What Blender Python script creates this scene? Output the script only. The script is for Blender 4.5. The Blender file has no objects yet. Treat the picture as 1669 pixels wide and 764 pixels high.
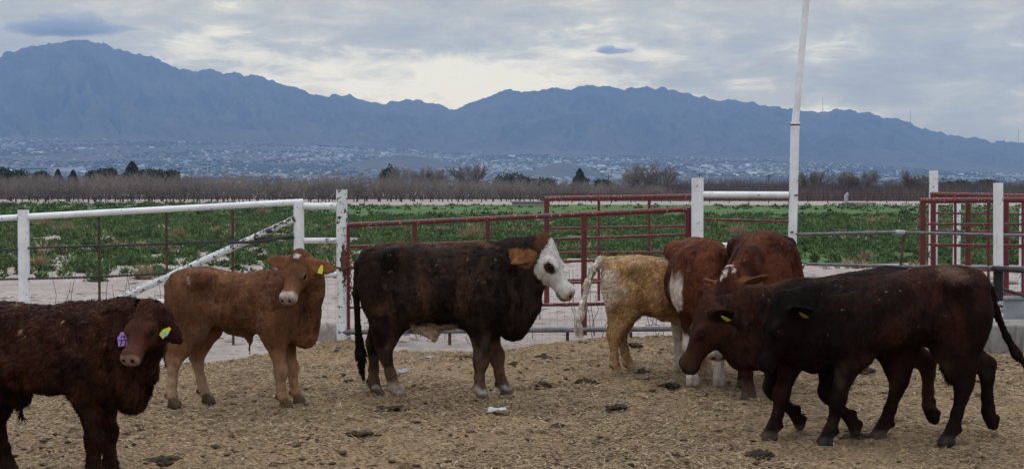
import bpy, bmesh, math, random
import numpy as np
from mathutils import Vector, Matrix

R = math.radians
rng = np.random.default_rng(7)
random.seed(7)
scene = bpy.context.scene
C = scene.collection

# ------------------------------------------------------------------ camera
FPX, CX, CY, HZ, CAMZ = 2318.0, 834.5, 382.0, 312.0, 1.5
PITCH = math.atan((CY - HZ) / FPX)
cam_d = bpy.data.cameras.new("camera")
cam_d.sensor_width = 36.0
cam_d.lens = FPX / 1669.0 * 36.0
cam_d.clip_start = 0.1
cam_d.clip_end = 40000
cam = bpy.data.objects.new("camera", cam_d)
C.objects.link(cam)
cam.location = (0, 0, CAMZ)
cam.rotation_euler = (math.pi / 2 - PITCH, 0, 0)
scene.camera = cam


def ray(px, py):
    dx, dz = (px - CX) / FPX, -(py - CY) / FPX
    c, s = math.cos(PITCH), math.sin(PITCH)
    return Vector((dx, c + dz * s, -s + dz * c))


def at(px, py, Y):
    d = ray(px, py)
    return Vector((0, 0, CAMZ)) + d * (Y / d.y)


def gnd(px, py, z=0.0):
    d = ray(px, py)
    return Vector((0, 0, CAMZ)) + d * ((z - CAMZ) / d.z)


# ------------------------------------------------------------------ world: overcast sky
SUN_EL, SUN_AZ = R(52), R(-25)            # azimuth from +Y towards +X
world = bpy.data.worlds.new("World")
scene.world = world
world.use_nodes = True
wn = world.node_tree
wn.nodes.clear()


class NT:
    """tiny node-tree writer"""
    def __init__(self, tree):
        self.t = tree

    def n(self, kind, ins=None, **props):
        nd = self.t.nodes.new(kind)
        for k, v in props.items():
            setattr(nd, k, v)
        for k, v in (ins or {}).items():
            sock = nd.inputs[k]
            if isinstance(v, bpy.types.NodeSocket):
                self.t.links.new(v, sock)
            else:
                sock.default_value = v
        return nd

    def math(self, op, a, b=0.0, clamp=False):
        return self.n("ShaderNodeMath", {0: a, 1: b}, operation=op, use_clamp=clamp).outputs[0]

    def mix(self, f, a, b, blend="MIX"):
        nd = self.n("ShaderNodeMix", data_type="RGBA", blend_type=blend)
        for s, v in ((nd.inputs[0], f), (nd.inputs[6], a), (nd.inputs[7], b)):
            if isinstance(v, bpy.types.NodeSocket):
                self.t.links.new(v, s)
            else:
                s.default_value = v if not isinstance(v, tuple) or len(v) == 4 else (*v, 1)
        return nd.outputs[2]

    def noise(self, vec, scale, detail=4, rough=0.55, dist=0.0):
        return self.n("ShaderNodeTexNoise", {"Vector": vec, "Scale": scale, "Detail": detail,
                                             "Roughness": rough, "Distortion": dist}).outputs[0]

    def ramp(self, fac, stops, interp="LINEAR"):
        nd = self.n("ShaderNodeValToRGB", {0: fac})
        cr = nd.color_ramp
        cr.interpolation = interp
        while len(cr.elements) < len(stops):
            cr.elements.new(0.5)
        for e, (p, c) in zip(cr.elements, stops):
            e.position = p
            e.color = (c, c, c, 1) if not isinstance(c, tuple) else (*c, 1)
        return nd.outputs[0]

    def smooth(self, v, a, b, lo=0.0, hi=1.0):
        nd = self.n("ShaderNodeMapRange", {0: v, 1: a, 2: b, 3: lo, 4: hi}, interpolation_type="SMOOTHSTEP")
        return nd.outputs[0]


W = NT(wn)
sky = W.n("ShaderNodeTexSky", sky_type="NISHITA", sun_disc=False)
sky.sun_elevation = SUN_EL
sky.sun_rotation = SUN_AZ
tc = W.n("ShaderNodeTexCoord").outputs["Generated"]
sep = W.n("ShaderNodeSeparateXYZ", {0: tc})
dxs, dys, dzs = sep.outputs
vec = W.n("ShaderNodeMapping", {"Vector": tc, "Scale": (5.0, 5.0, 19.0), "Location": (0.35, 0.0, 0.15)}).outputs[0]
n1 = W.noise(vec, 1.3, 6, 0.55, 0.15)
vec2 = W.n("ShaderNodeMapping", {"Vector": tc, "Scale": (13, 13, 44.0), "Location": (3.1, 1.0, 0.5)}).outputs[0]
n2 = W.noise(vec2, 1.6, 8, 0.64, 0.35)
# thin cloud towards the pass between the two ridges: more light comes through there
el = W.math("SUBTRACT", dzs, 0.072)
el = W.math("DIVIDE", el, 0.040)
az = W.math("DIVIDE", W.math("ADD", dxs, 0.05), 0.20)
r2 = W.math("ADD", W.math("MULTIPLY", el, el), W.math("MULTIPLY", az, az))
glow = W.math("POWER", 2.718, W.math("MULTIPLY", r2, -0.8))
el2 = W.math("DIVIDE", W.math("SUBTRACT", dzs, 0.052), 0.020)
glow2 = W.math("MULTIPLY", W.math("POWER", 2.718, W.math("MULTIPLY", W.math("MULTIPLY", el2, el2), -1.0)), 0.55)
glow = W.math("MAXIMUM", glow, glow2)
front = W.smooth(dys, 0.0, 0.6)
glow = W.math("MULTIPLY", glow, front)
den = W.math("ADD", W.math("MULTIPLY", n1, 0.48), W.math("MULTIPLY", n2, 0.52))
den = W.math("SUBTRACT", den, W.math("MULTIPLY", W.math("SUBTRACT", glow, 0.35), 0.23))
cloud = W.ramp(den, [(0.34, (3.4, 2.85, 1.72)), (0.41, (2.7, 2.3, 1.40)), (0.465, (1.85, 1.60, 1.02)),
                     (0.54, (1.46, 1.28, 0.84)), (0.70, (1.02, 0.92, 0.65))])
warm = W.math("MULTIPLY", W.smooth(dys, 0.55, 0.88), W.smooth(dzs, 0.16, 0.40, 1.0, 0.0))
grey = W.ramp(den, [(0.36, (0.98, 1.00, 1.03)), (0.50, (0.70, 0.74, 0.80)), (0.70, (0.54, 0.59, 0.66))])
cloud = W.mix(warm, grey, cloud)
up = W.smooth(dzs, 0.18, 0.85, 1.0, 2.9)
cloud = W.mix(1.0, cloud, W.n("ShaderNodeCombineColor", {0: up, 1: up, 2: up}).outputs[0], "MULTIPLY")
SKYMUL = 8.6
cloud = W.mix(1.0, cloud, (SKYMUL, SKYMUL, SKYMUL), "MULTIPLY")
skyc = W.mix(0.93, sky.outputs[0], cloud)
bg = W.n("ShaderNodeBackground", {"Color": skyc, "Strength": 0.10})
W.n("ShaderNodeOutputWorld", {"Surface": bg.outputs[0]})

sun_d = bpy.data.lights.new("sun", "SUN")
sun_d.energy = 0.8
sun_d.angle = R(25)
sun_d.color = (1.0, 0.95, 0.87)
sun = bpy.data.objects.new("sun", sun_d)
C.objects.link(sun)
sun.rotation_euler = (math.pi / 2 - SUN_EL, 0, math.pi - SUN_AZ)

scene.view_settings.view_transform = "Standard"
scene.view_settings.look = "None"
scene.view_settings.exposure = 0.0
scene.view_settings.gamma = 1.0
scene.view_settings.use_curve_mapping = False
scene.render.engine = "CYCLES"
scene.cycles.use_denoising = True
scene.cycles.max_bounces = 6
scene.cycles.diffuse_bounces = 3
scene.cycles.volume_bounces = 1
scene.cycles.use_adaptive_sampling = True
scene.cycles.adaptive_threshold = 0.02
scene.cycles.sample_clamp_indirect = 4


# ------------------------------------------------------------------ object helpers
def link(o, parent=None):
    C.objects.link(o)
    if parent is not None:
        o.parent = parent
    return o


def tag(o, label=None, cat=None, group=None, kind=None):
    if label: o["label"] = label
    if cat: o["category"] = cat
    if group: o["group"] = group
    if kind: o["kind"] = kind
    return o


def empty(name, loc, rz=0.0):
    o = bpy.data.objects.new(name, None)
    o.empty_display_size = 0.2
    o.location = loc
    o.rotation_euler = (0, 0, rz)
    return link(o)


def dup(root, loc, rz=None, scl=None, label=None):
    r = root.copy()
    C.objects.link(r)
    r.location = loc
    if rz is not None: r.rotation_euler = (0, 0, rz)
    if scl is not None: r.scale = scl
    if label: r["label"] = label
    for ch in root.children:
        c = ch.copy(); C.objects.link(c); c.parent = r
        for g in ch.children:
            d = g.copy(); C.objects.link(d); d.parent = c
    return r


def np_mesh(name, V, F, col=None, smooth=True, mats=()):
    """V (n,3), F (m,k) array of equal-size faces or list of such arrays"""
    Fs = [F] if isinstance(F, np.ndarray) else [f for f in F if len(f)]
    me = bpy.data.meshes.new(name)
    V = np.asarray(V, np.float32)
    me.vertices.add(len(V))
    me.vertices.foreach_set("co", V.ravel())
    loops = np.concatenate([f.ravel() for f in Fs]).astype(np.int32)
    tot = np.concatenate([np.full(len(f), f.shape[1]) for f in Fs]).astype(np.int32)
    start = np.concatenate([[0], np.cumsum(tot)[:-1]]).astype(np.int32)
    me.loops.add(len(loops))
    me.loops.foreach_set("vertex_index", loops)
    me.polygons.add(len(tot))
    me.polygons.foreach_set("loop_start", start)
    me.polygons.foreach_set("loop_total", tot)
    me.polygons.foreach_set("use_smooth", np.full(len(tot), smooth))
    me.update(calc_edges=True)
    if col is not None:
        a = me.attributes.new("coat", "FLOAT_COLOR", "POINT")
        c4 = np.ones((len(V), 4), np.float32)
        c4[:, :3] = col
        a.data.foreach_set("color", c4.ravel())
    for m in mats:
        me.materials.append(m)
    return me


def np_obj(name, V, F, mat, parent=None, col=None, smooth=True):
    o = bpy.data.objects.new(name, np_mesh(name, V, F, col, smooth, [mat]))
    return link(o, parent)


class MB:
    """collects tubes and boxes, links them as ONE mesh object"""
    def __init__(self):
        self.v, self.f, self.s = [], [], []

    def tube(self, pts, rad, n=10, cap=True):
        pts = [Vector(p) for p in pts]
        rad = [rad] * len(pts) if not isinstance(rad, (list, tuple)) else rad
        b = len(self.v)
        T0 = (pts[1] - pts[0]).normalized()
        a = Vector((0, 0, 1)) if abs(T0.z) < 0.9 else Vector((1, 0, 0))
        N = T0.cross(a).normalized()
        for i, p in enumerate(pts):
            T = (pts[min(i + 1, len(pts) - 1)] - pts[max(i - 1, 0)]).normalized()
            N = (N - T * N.dot(T)).normalized()
            B = T.cross(N)
            for k in range(n):
                t = 2 * math.pi * k / n
                self.v.append(p + (N * math.cos(t) + B * math.sin(t)) * rad[i])
        for i in range(len(pts) - 1):
            for k in range(n):
                k2 = (k + 1) % n
                self.f.append((b + i * n + k, b + i * n + k2, b + (i + 1) * n + k2, b + (i + 1) * n + k)); self.s.append(True)
        if cap:
            e = b + (len(pts) - 1) * n
            q = len(self.v)
            self.v += [self.v[b + k].copy() for k in range(n)] + [self.v[e + k].copy() for k in range(n)]
            self.f.append(tuple(q + k for k in reversed(range(n)))); self.s.append(False)
            self.f.append(tuple(q + n + k for k in range(n))); self.s.append(False)
        return self

    def box(self, lo, hi, M=None):
        b = len(self.v)
        for z in (lo[2], hi[2]):
            for (x, y) in ((lo[0], lo[1]), (hi[0], lo[1]), (hi[0], hi[1]), (lo[0], hi[1])):
                p = Vector((x, y, z))
                self.v.append(M @ p if M else p)
        for q in ((3, 2, 1, 0), (4, 5, 6, 7), (0, 1, 5, 4), (1, 2, 6, 5), (2, 3, 7, 6), (3, 0, 4, 7)):
            self.f.append(tuple(b + i for i in q)); self.s.append(False)
        return self

    def build(self, name, mat, parent=None, bevel=0.0):
        me = bpy.data.meshes.new(name)
        off = Vector((0, 0, 0))
        if parent is not None:
            off = Vector(parent.location)
        me.from_pydata([tuple(v - off) for v in self.v], [], self.f)
        me.polygons.foreach_set("use_smooth", self.s)
        me.materials.append(mat)
        me.update()
        o = bpy.data.objects.new(name, me)
        if bevel:
            m = o.modifiers.new("bevel", "BEVEL"); m.width = bevel; m.segments = 2
        return link(o, parent)


# ------------------------------------------------------------------ numpy noise
def _hash(ix, iy, iz, seed):
    h = (ix.astype(np.int64) * 374761393 + iy.astype(np.int64) * 668265263 + iz.astype(np.int64) * 2147483647 + seed * 974634777) & 0xFFFFFFFF
    h = ((h ^ (h >> 13)) * 1274126177) & 0xFFFFFFFF
    h = ((h ^ (h >> 16)) * 2246822519) & 0xFFFFFFFF
    h = h ^ (h >> 15)
    return (h & 0xFFFFFF) / float(0xFFFFFF)


def vnoise(P, seed=0):
    P = np.asarray(P, float)
    if P.shape[-1] == 2:
        P = np.concatenate([P, np.zeros(P.shape[:-1] + (1,))], -1)
    I = np.floor(P).astype(np.int64)
    f = P - I
    f = f * f * f * (f * (f * 6 - 15) + 10)
    out = 0
    for a in (0, 1):
        wx = f[..., 0] if a else 1 - f[..., 0]
        for b in (0, 1):
            wy = f[..., 1] if b else 1 - f[..., 1]
            for c in (0, 1):
                wz = f[..., 2] if c else 1 - f[..., 2]
                out = out + wx * wy * wz * _hash(I[..., 0] + a, I[..., 1] + b, I[..., 2] + c, seed)
    return out            # 0..1


def fbm(P, oct=4, seed=0, gain=0.5):
    P = np.asarray(P, float)
    s, a, t = 0, 1.0, 0
    for o in range(oct):
        s = s + a * vnoise(P * (2.03 ** o) + 17.3 * o, seed + o); t += a; a *= gain
    return s / t


# ------------------------------------------------------------------ materials
def new_mat(name):
    m = bpy.data.materials.new(name)
    m.use_nodes = True
    m.node_tree.nodes.clear()
    N = NT(m.node_tree)
    return m, N


def finish(N, color, rough=0.8, spec=0.3, bump=None, bstr=0.3, bdist=0.01, metal=0.0, **extra):
    ins = {"Base Color": color if isinstance(color, bpy.types.NodeSocket) else (*color, 1), "Roughness": rough,
           "Specular IOR Level": spec, "Metallic": metal}
    ins.update(extra)
    if bump is not None:
        ins["Normal"] = N.n("ShaderNodeBump", {"Height": bump, "Strength": bstr, "Distance": bdist}).outputs[0]
    b = N.n("ShaderNodeBsdfPrincipled", ins)
    N.n("ShaderNodeOutputMaterial", {"Surface": b.outputs[0]})


def obj_co(N):
    return N.n("ShaderNodeTexCoord").outputs["Object"]


def mat_attr(name, rough=0.8, spec=0.25, var=0.35, scale=30.0, bump=0.0, stretch=(1, 1, 1)):
    m, N = new_mat(name)
    a = N.n("ShaderNodeAttribute", attribute_name="coat").outputs[0]
    n = N.noise(N.n("ShaderNodeMapping", {"Vector": obj_co(N), "Scale": stretch}).outputs[0], scale, 4, 0.6)
    f = N.smooth(n, 0.25, 0.75, 1 - var, 1 + var)
    c = N.mix(1.0, a, N.n("ShaderNodeCombineColor", {0: f, 1: f, 2: f}).outputs[0], "MULTIPLY")
    finish(N, c, rough, spec, bump=n if bump else None, bstr=bump, bdist=0.006)
    return m


def mat_paint(name, paint, under, chip=0.60, chip_scale=14.0, spots=None, spot_thr=0.66, rough=0.5):
    m, N = new_mat(name)
    co = obj_co(N)
    n = N.noise(co, chip_scale, 6, 0.7)
    n_big = N.noise(co, 2.1, 2, 0.5)
    v = N.math("ADD", N.math("MULTIPLY", n, 0.75), N.math("MULTIPLY", n_big, 0.25))
    f = N.smooth(v, chip - 0.012, chip + 0.012)
    dirt = N.smooth(N.noise(co, 5.0, 5, 0.65), 0.35, 0.75, 1.0, 0.78)
    p = N.mix(1.0, paint, N.n("ShaderNodeCombineColor", {0: dirt, 1: dirt, 2: dirt}).outputs[0], "MULTIPLY")
    if spots:
        s = N.smooth(N.noise(N.n("ShaderNodeMapping", {"Vector": co, "Scale": (1, 1, 0.45)}).outputs[0], 62, 3, 0.6), spot_thr - 0.02, spot_thr + 0.02)
        p = N.mix(s, p, spots)
    c = N.mix(f, p, under)
    finish(N, c, rough, 0.35, bump=N.math("MULTIPLY", f, -1.0), bstr=0.4, bdist=0.003)
    return m


def mat_plain(name, c, rough=0.7, var=0.25, scale=12.0, spec=0.3, metal=0.0, bump=0.15):
    m, N = new_mat(name)
    n = N.noise(obj_co(N), scale, 5, 0.6)
    f = N.smooth(n, 0.25, 0.75, 1 - var, 1 + var)
    col = N.mix(1.0, c, N.n("ShaderNodeCombineColor", {0: f, 1: f, 2: f}).outputs[0], "MULTIPLY")
    finish(N, col, rough, spec, bump=n, bstr=bump, bdist=0.01, metal=metal)
    return m


M_WHITE = mat_paint("white_paint", (0.80, 0.80, 0.79), (0.035, 0.028, 0.024), 0.615, 22)
M_WHITE_WORN = mat_paint("worn_white_paint", (0.74, 0.74, 0.72), (0.04, 0.032, 0.028), 0.560, 20)
M_BRACE = mat_paint("flaking_white_paint", (0.70, 0.70, 0.68), (0.04, 0.034, 0.03), 0.525, 30)
M_RED = mat_paint("red_paint", (0.135, 0.017, 0.018), (0.07, 0.032, 0.022), 0.58, 12, spots=(0.40, 0.32, 0.30), spot_thr=0.69)
M_POLE = mat_paint("pole_paint", (0.80, 0.80, 0.79), (0.05, 0.04, 0.035), 0.66, 22)
M_RED_TOP = mat_paint("worn_red_paint", (0.14, 0.022, 0.022), (0.08, 0.05, 0.045), 0.56, 12, spots=(0.42, 0.33, 0.31), spot_thr=0.635)
M_RUST = mat_plain("rusty_steel", (0.085, 0.040, 0.028), 0.85, 0.5, 20)
M_STEEL = mat_plain("weathered_steel", (0.13, 0.125, 0.125), 0.55, 0.4, 15, 0.5)
M_CABLE = mat_plain("twisted_wire", (0.05, 0.045, 0.045), 0.7, 0.4, 60)
M_GALV = mat_plain("galvanised_sheet", (0.30, 0.31, 0.33), 0.45, 0.25, 6, 0.5)
M_NET = mat_plain("wire_mesh", (0.22, 0.21, 0.20), 0.6, 0.2, 10)
M_COAT = mat_attr("cattle_coat", 0.78, 0.045, 0.22, 30, stretch=(1, 1, .35), bump=0.4)
M_FUR = mat_attr("cattle_fur", 0.66, 0.06, 0.18, 14)
M_LEAF = mat_attr("green_leaves", 0.7, 0.2, 0.25, 4)
M_TWIG = mat_attr("bare_twigs", 0.9, 0.1, 0.2, 2)
M_STRAW = mat_attr("straw_pieces", 0.8, 0.2, 0.2, 8)
M_DUNG = None


def mat_dung():
    m, N = new_mat("dung")
    co = obj_co(N)
    n = N.noise(co, 26, 6, 0.7)
    c = N.mix(N.smooth(n, 0.3, 0.7), (0.028, 0.020, 0.014), (0.075, 0.052, 0.033))
    s = N.noise(N.n("ShaderNodeMapping", {"Vector": co, "Scale": (1, 0.3, 1)}).outputs[0], 60, 3, 0.6)
    c = N.mix(N.smooth(s, 0.60, 0.66, 0, 0.8), c, (0.24, 0.17, 0.09))
    finish(N, c, 0.95, 0.08, bump=n, bstr=0.9, bdist=0.02)
    return m


M_DUNG = mat_dung()
M_CRUMB = mat_plain("dry_manure", (0.085, 0.058, 0.037), 0.95, 0.5, 9, 0.08, bump=0.3)
M_ROCK = mat_plain("pale_concrete_rubble", (0.27, 0.235, 0.20), 0.9, 0.3, 12, bump=0.5)
M_PAPER = mat_plain("white_scrap", (0.46, 0.46, 0.45), 0.7, 0.1, 10)
M_BLUE = mat_plain("blue_grey_plastic", (0.20, 0.22, 0.27), 0.5, 0.3, 10)
M_EYE = mat_plain("eye", (0.008, 0.005, 0.004), 0.2, 0.1, 10, 0.12, bump=0)
M_TAGY = mat_plain("yellow_tag", (0.62, 0.60, 0.03), 0.5, 0.1, 10)
M_TAGD = mat_plain("dull_tag", (0.20, 0.18, 0.02), 0.6, 0.2, 10)
M_TAGP = mat_plain("purple_tag", (0.42, 0.22, 0.56), 0.5, 0.1, 10)
M_TAGB = mat_plain("blue_button", (0.18, 0.42, 0.80), 0.5, 0.1, 10)
M_TAGG = mat_plain("green_tag", (0.20, 0.45, 0.22), 0.5, 0.1, 10)
M_INK = mat_plain("black_ink", (0.012, 0.012, 0.014), 0.6, 0.1, 10)


# ------------------------------------------------------------------ ground
def mat_ground():
    m, N = new_mat("dry_pink_dirt")
    co = obj_co(N)
    big = N.noise(co, 0.35, 5, 0.6)
    mid = N.noise(co, 2.6, 6, 0.65)
    fine = N.noise(co, 22.0, 6, 0.7)
    c = N.mix(N.smooth(big, 0.3, 0.7), (0.325, 0.268, 0.235), (0.41, 0.350, 0.312))
    c = N.mix(N.smooth(mid, 0.50, 0.70), c, (0.235, 0.188, 0.158))
    c = N.mix(N.smooth(N.noise(co, 7.0, 5, 0.7), 0.54, 0.64, 0, 0.75), c, (0.17, 0.125, 0.105))
    c = N.mix(N.smooth(fine, 0.52, 0.70, 0, 0.6), c, (0.15, 0.11, 0.09))
    finish(N, c, 0.95, 0.1, bump=N.math("ADD", mid, N.math("MULTIPLY", fine, 0.5)), bstr=0.6, bdist=0.05)
    return m


def mat_pen():
    m, N = new_mat("trampled_straw_and_manure")
    co = obj_co(N)
    big = N.noise(co, 0.55, 4, 0.6)
    mid = N.noise(co, 4.0, 6, 0.7)
    fine = N.noise(N.n("ShaderNodeMapping", {"Vector": co, "Scale": (1, 1.6, 1)}).outputs[0], 38.0, 6, 0.75)
    c = N.mix(N.smooth(fine, 0.36, 0.62), (0.062, 0.040, 0.024), (0.375, 0.252, 0.137))
    c = N.mix(N.smooth(mid, 0.50, 0.74, 0, 0.75), c, (0.070, 0.046, 0.029))
    c = N.mix(N.smooth(big, 0.42, 0.68, 0, 0.35), c, (0.345, 0.238, 0.132))
    finish(N, c, 0.95, 0.12, bump=N.math("ADD", mid, N.math("MULTIPLY", fine, 0.6)), bstr=0.8, bdist=0.03)
    return m


def mat_field():
    m, N = new_mat("low_green_crop")
    co = obj_co(N)
    st = N.n("ShaderNodeMapping", {"Vector": co, "Scale": (0.05, 0.9, 1)}).outputs[0]
    rows = N.noise(st, 0.55, 3, 0.6)
    big = N.noise(N.n("ShaderNodeMapping", {"Vector": co, "Scale": (0.4, 1, 1)}).outputs[0], 0.12, 5, 0.65)
    fine = N.noise(co, 3.0, 6, 0.7)
    c = N.mix(N.smooth(fine, 0.35, 0.65), (0.055, 0.095, 0.030), (0.100, 0.160, 0.056))
    c = N.mix(N.smooth(rows, 0.56, 0.66, 0, 0.6), c, (0.045, 0.065, 0.022))
    c = N.mix(N.smooth(big, 0.60, 0.70, 0, 0.75), c, (0.26, 0.215, 0.155))
    finish(N, c, 0.95, 0.1, bump=fine, bstr=0.6, bdist=0.08)
    return m


def sheet(name, x0, x1, y0, y1, z, nx, ny, mat):
    xs, ys = np.linspace(x0, x1, nx), np.linspace(y0, y1, ny)
    X, Y = np.meshgrid(xs, ys, indexing="ij")
    V = np.stack([X, Y, np.full_like(X, z)], -1).reshape(-1, 3)
    return np_obj(name, V, grid_faces(nx, ny), mat, smooth=True)


def grid_faces(nx, ny):
    i = np.arange(nx * ny).reshape(nx, ny)
    return np.stack([i[:-1, :-1], i[1:, :-1], i[1:, 1:], i[:-1, 1:]], -1).reshape(-1, 4)


GZ = -0.05
tag(sheet("ground", -6500, 6500, -250, 4600, GZ, 14, 14, mat_ground()), kind="structure")


def field_edge(x):           # near edge of the crop, in Y
    return np.interp(x, [-60, -12, -5, 0, 6, 60], [62, 58, 50, 36, 31, 30]) + 6 * (fbm(np.stack([x * 0.25, x * 0 + 3], -1), 3, 5) - 0.5)


xs = np.linspace(-190, 190, 260)
ye = field_edge(xs)
V = np.concatenate([np.stack([xs, ye, np.full_like(xs, GZ + 0.02)], -1), np.stack([xs, 118 + 0 * xs, np.full_like(xs, GZ + 0.02)], -1),
                    np.stack([xs, np.interp(xs, [-60, -20, 10, 60], [150, 158, 166, 150]), np.full_like(xs, GZ + 0.02)], -1)])
n = len(xs)
ii = np.arange(n - 1)
F = np.concatenate([np.stack([ii, ii + 1, ii + 1 + n, ii + n], -1), np.stack([ii + n, ii + 1 + n, ii + 1 + 2 * n, ii + 2 * n], -1)])
tag(np_obj("field", V, F, mat_field()), kind="structure")


def pen_edge(x):
    y = np.interp(x, [-9, -3.2, -2.5, -2.0, -1.65, -1.2, -0.4, 0.4, 1.6, 4, 9], [12.6, 12.9, 13.2, 14.4, 15.0, 13.7, 13.9, 14.6, 15.1, 15.4, 15.4])
    return y + 0.5 * (fbm(np.stack([x * 1.3, x * 0 + 9], -1), 4, 21) - 0.5)


def pen_h(X, Y):
    P = np.stack([X, Y], -1)
    h = 0.05 * (fbm(P * 0.9, 3, 1) - 0.5) + 0.065 * (fbm(P * 3.6, 4, 2) - 0.5) + 0.060 * (fbm(P * 13, 3, 3) - 0.5) - 0.022 * np.clip(fbm(P * 2.2, 2, 7) - 0.55, 0, 1)
    t = np.clip((pen_edge(X) - Y) / 0.7, 0, 1)
    t = t * t * (3 - 2 * t)
    return (h + 0.010) * t + (GZ - 0.03) * (1 - t)


# rows of the grid are spaced so that the near floor is finer than the far one
nx, ny = 860, 640
gx, gy = np.linspace(-9, 9, nx), np.linspace(2.5, 15.8, ny)
X, Y = np.meshgrid(gx, gy, indexing="ij")
V = np.stack([X, Y, pen_h(X, Y)], -1).reshape(-1, 3)
tag(np_obj("pen_ground", V, grid_faces(nx, ny), mat_pen()), kind="structure")


# loose straw and crumbs on the pen floor
def straw_litter(nst):
    # denser nearer the camera in the picture's terms
    Y = 5.2 + (15.3 - 5.2) * rng.random(nst) ** 1.1
    X = (rng.random(nst) - 0.5) * 2 * (0.40 * Y + 0.8)
    k = Y < pen_edge(X) - 0.15
    m = fbm(np.stack([X, Y], -1) * 1.1, 3, 44)
    k &= rng.random(nst) < np.clip((m - 0.28) * 3.0, 0.1, 1)
    X, Y = X[k], Y[k]
    n = len(X)
    Z = pen_h(X, Y) + 0.004 + 0.012 * rng.random(n) ** 2
    a = rng.random(n) * 2 * np.pi
    L = (0.008 + 0.026 * rng.random(n) ** 2.5) * (0.5 + Y / 14)
    w = 0.0014 + 0.0020 * rng.random(n)
    t = (rng.random(n) - 0.45) * 0.6
    d = np.stack([np.cos(a) * np.cos(t), np.sin(a) * np.cos(t), np.sin(t)], -1)
    s = np.stack([-np.sin(a), np.cos(a), 0.5 * (rng.random(n) - 0.5)], -1)
    c = np.stack([X, Y, Z], -1)
    V = np.stack([c - d * L[:, None] - s * w[:, None], c - d * L[:, None] + s * w[:, None],
                  c + d * L[:, None] + s * w[:, None], c + d * L[:, None] - s * w[:, None]], 1).reshape(-1, 3)
    F = np.arange(4 * n).reshape(-1, 4)
    u = rng.random(n)[:, None]
    col = (1 - u) * np.array([0.16, 0.102, 0.058]) + u * np.array([0.47, 0.35, 0.205])
    col *= (0.55 + 0.6 * rng.random(n))[:, None]
    return V, F, np.repeat(col, 4, 0)


V, F, col = straw_litter(260000)
tag(np_obj("straw_litter", V, F, M_STRAW, col=col, smooth=False), "loose straw and chaff strewn over the pen floor", "straw", kind="stuff")


def lump(nv, squash, seed, amp=0.5):
    """irregular clod as a displaced sphere"""
    bm = bmesh.new()
    bmesh.ops.create_icosphere(bm, subdivisions=nv, radius=1)
    P = np.array([v.co[:] for v in bm.verts])
    Fc = np.array([[v.index for v in f.verts] for f in bm.faces])
    bm.free()
    r = 1 + amp * 2 * (fbm(P * 1.6 + seed * 3.7, 4, seed) - 0.5) + 0.25 * (fbm(P * 6 + seed, 2, seed + 3) - 0.5)
    P = P * r[:, None]
    P[:, 2] *= squash
    P[:, 2] = np.where(P[:, 2] < 0, P[:, 2] * 0.3, P[:, 2])
    return P, Fc


# crumbs: small clods everywhere, one mass
Vs, Fs, b = [], [], 0
base = [lump(1, 0.6, s, 0.6) for s in range(6)]
nc = 7000
Yc = 5.2 + 9.6 * rng.random(nc) ** 1.15
Xc = (rng.random(nc) - 0.5) * 2 * (0.40 * Yc + 0.8)
kk = (Yc < pen_edge(Xc) - 0.2) & (rng.random(nc) < np.clip((fbm(np.stack([Xc, Yc], -1) * 0.9, 3, 61) - 0.33) * 4, 0.08, 1))
Xc, Yc = Xc[kk], Yc[kk]
Zc = pen_h(Xc, Yc)
for x, y, z in zip(Xc, Yc, Zc):
    P, Fc = base[rng.integers(6)]
    s = 0.006 + 0.022 * rng.random() ** 2.6
    a = rng.random() * 6.28
    Rm = np.array([[math.cos(a), -math.sin(a), 0], [math.sin(a), math.cos(a), 0], [0, 0, 1]])
    Vs.append((P * [1.3, 1, 0.8]) @ Rm.T * s + [x, y, z + 0.004]); Fs.append(Fc + b); b += len(P)
tag(np_obj("manure_crumbs", np.concatenate(Vs), np.concatenate(Fs), M_CRUMB), "small dark crumbs of trodden manure all over the straw", "manure", kind="stuff")

# larger clods, one by one
for i, (px, py, w) in enumerate([(757, 586, 0.13), (838, 591, 0.10), (885, 583, 0.10), (635, 671, 0.13), (583, 715, 0.12), (1005, 670, 0.09),
                                 (770, 674, 0.06), (1236, 744, 0.12), (268, 750, 0.14), (1048, 607, 0.12), (1035, 570, 0.11), (980, 588, 0.06),
                                 (950, 628, 0.12), (1180, 626, 0.10), (1412, 613, 0.13), (1400, 716, 0.16), (1585, 626, 0.10), (1600, 648, 0.09),
                                 (910, 708, 0.07), (948, 679, 0.05), (700, 636, 0.13), (1094, 632, 0.10), (880, 632, 0.11), (860, 640, 0.05)]):
    P, Fc = lump(4, 0.36, 100 + i, 0.95)
    P = P * (1 + 0.55 * (fbm(P * 4.5 + i, 4, i) - 0.5))[:, None]
    p = gnd(px, py)
    o = np_obj("dung_clod", P * [w * .72, w * 0.62, w * 0.68], Fc, M_DUNG)
    o.location = (p.x, p.y, float(pen_h(np.array([p.x]), np.array([p.y]))[0]) - 0.004)
    o.rotation_euler = (0, 0, rng.random() * 6)
    tag(o, "dark flattened lump of dried dung lying on the straw of the pen", "dung", "dung clods scattered on the pen floor")


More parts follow.
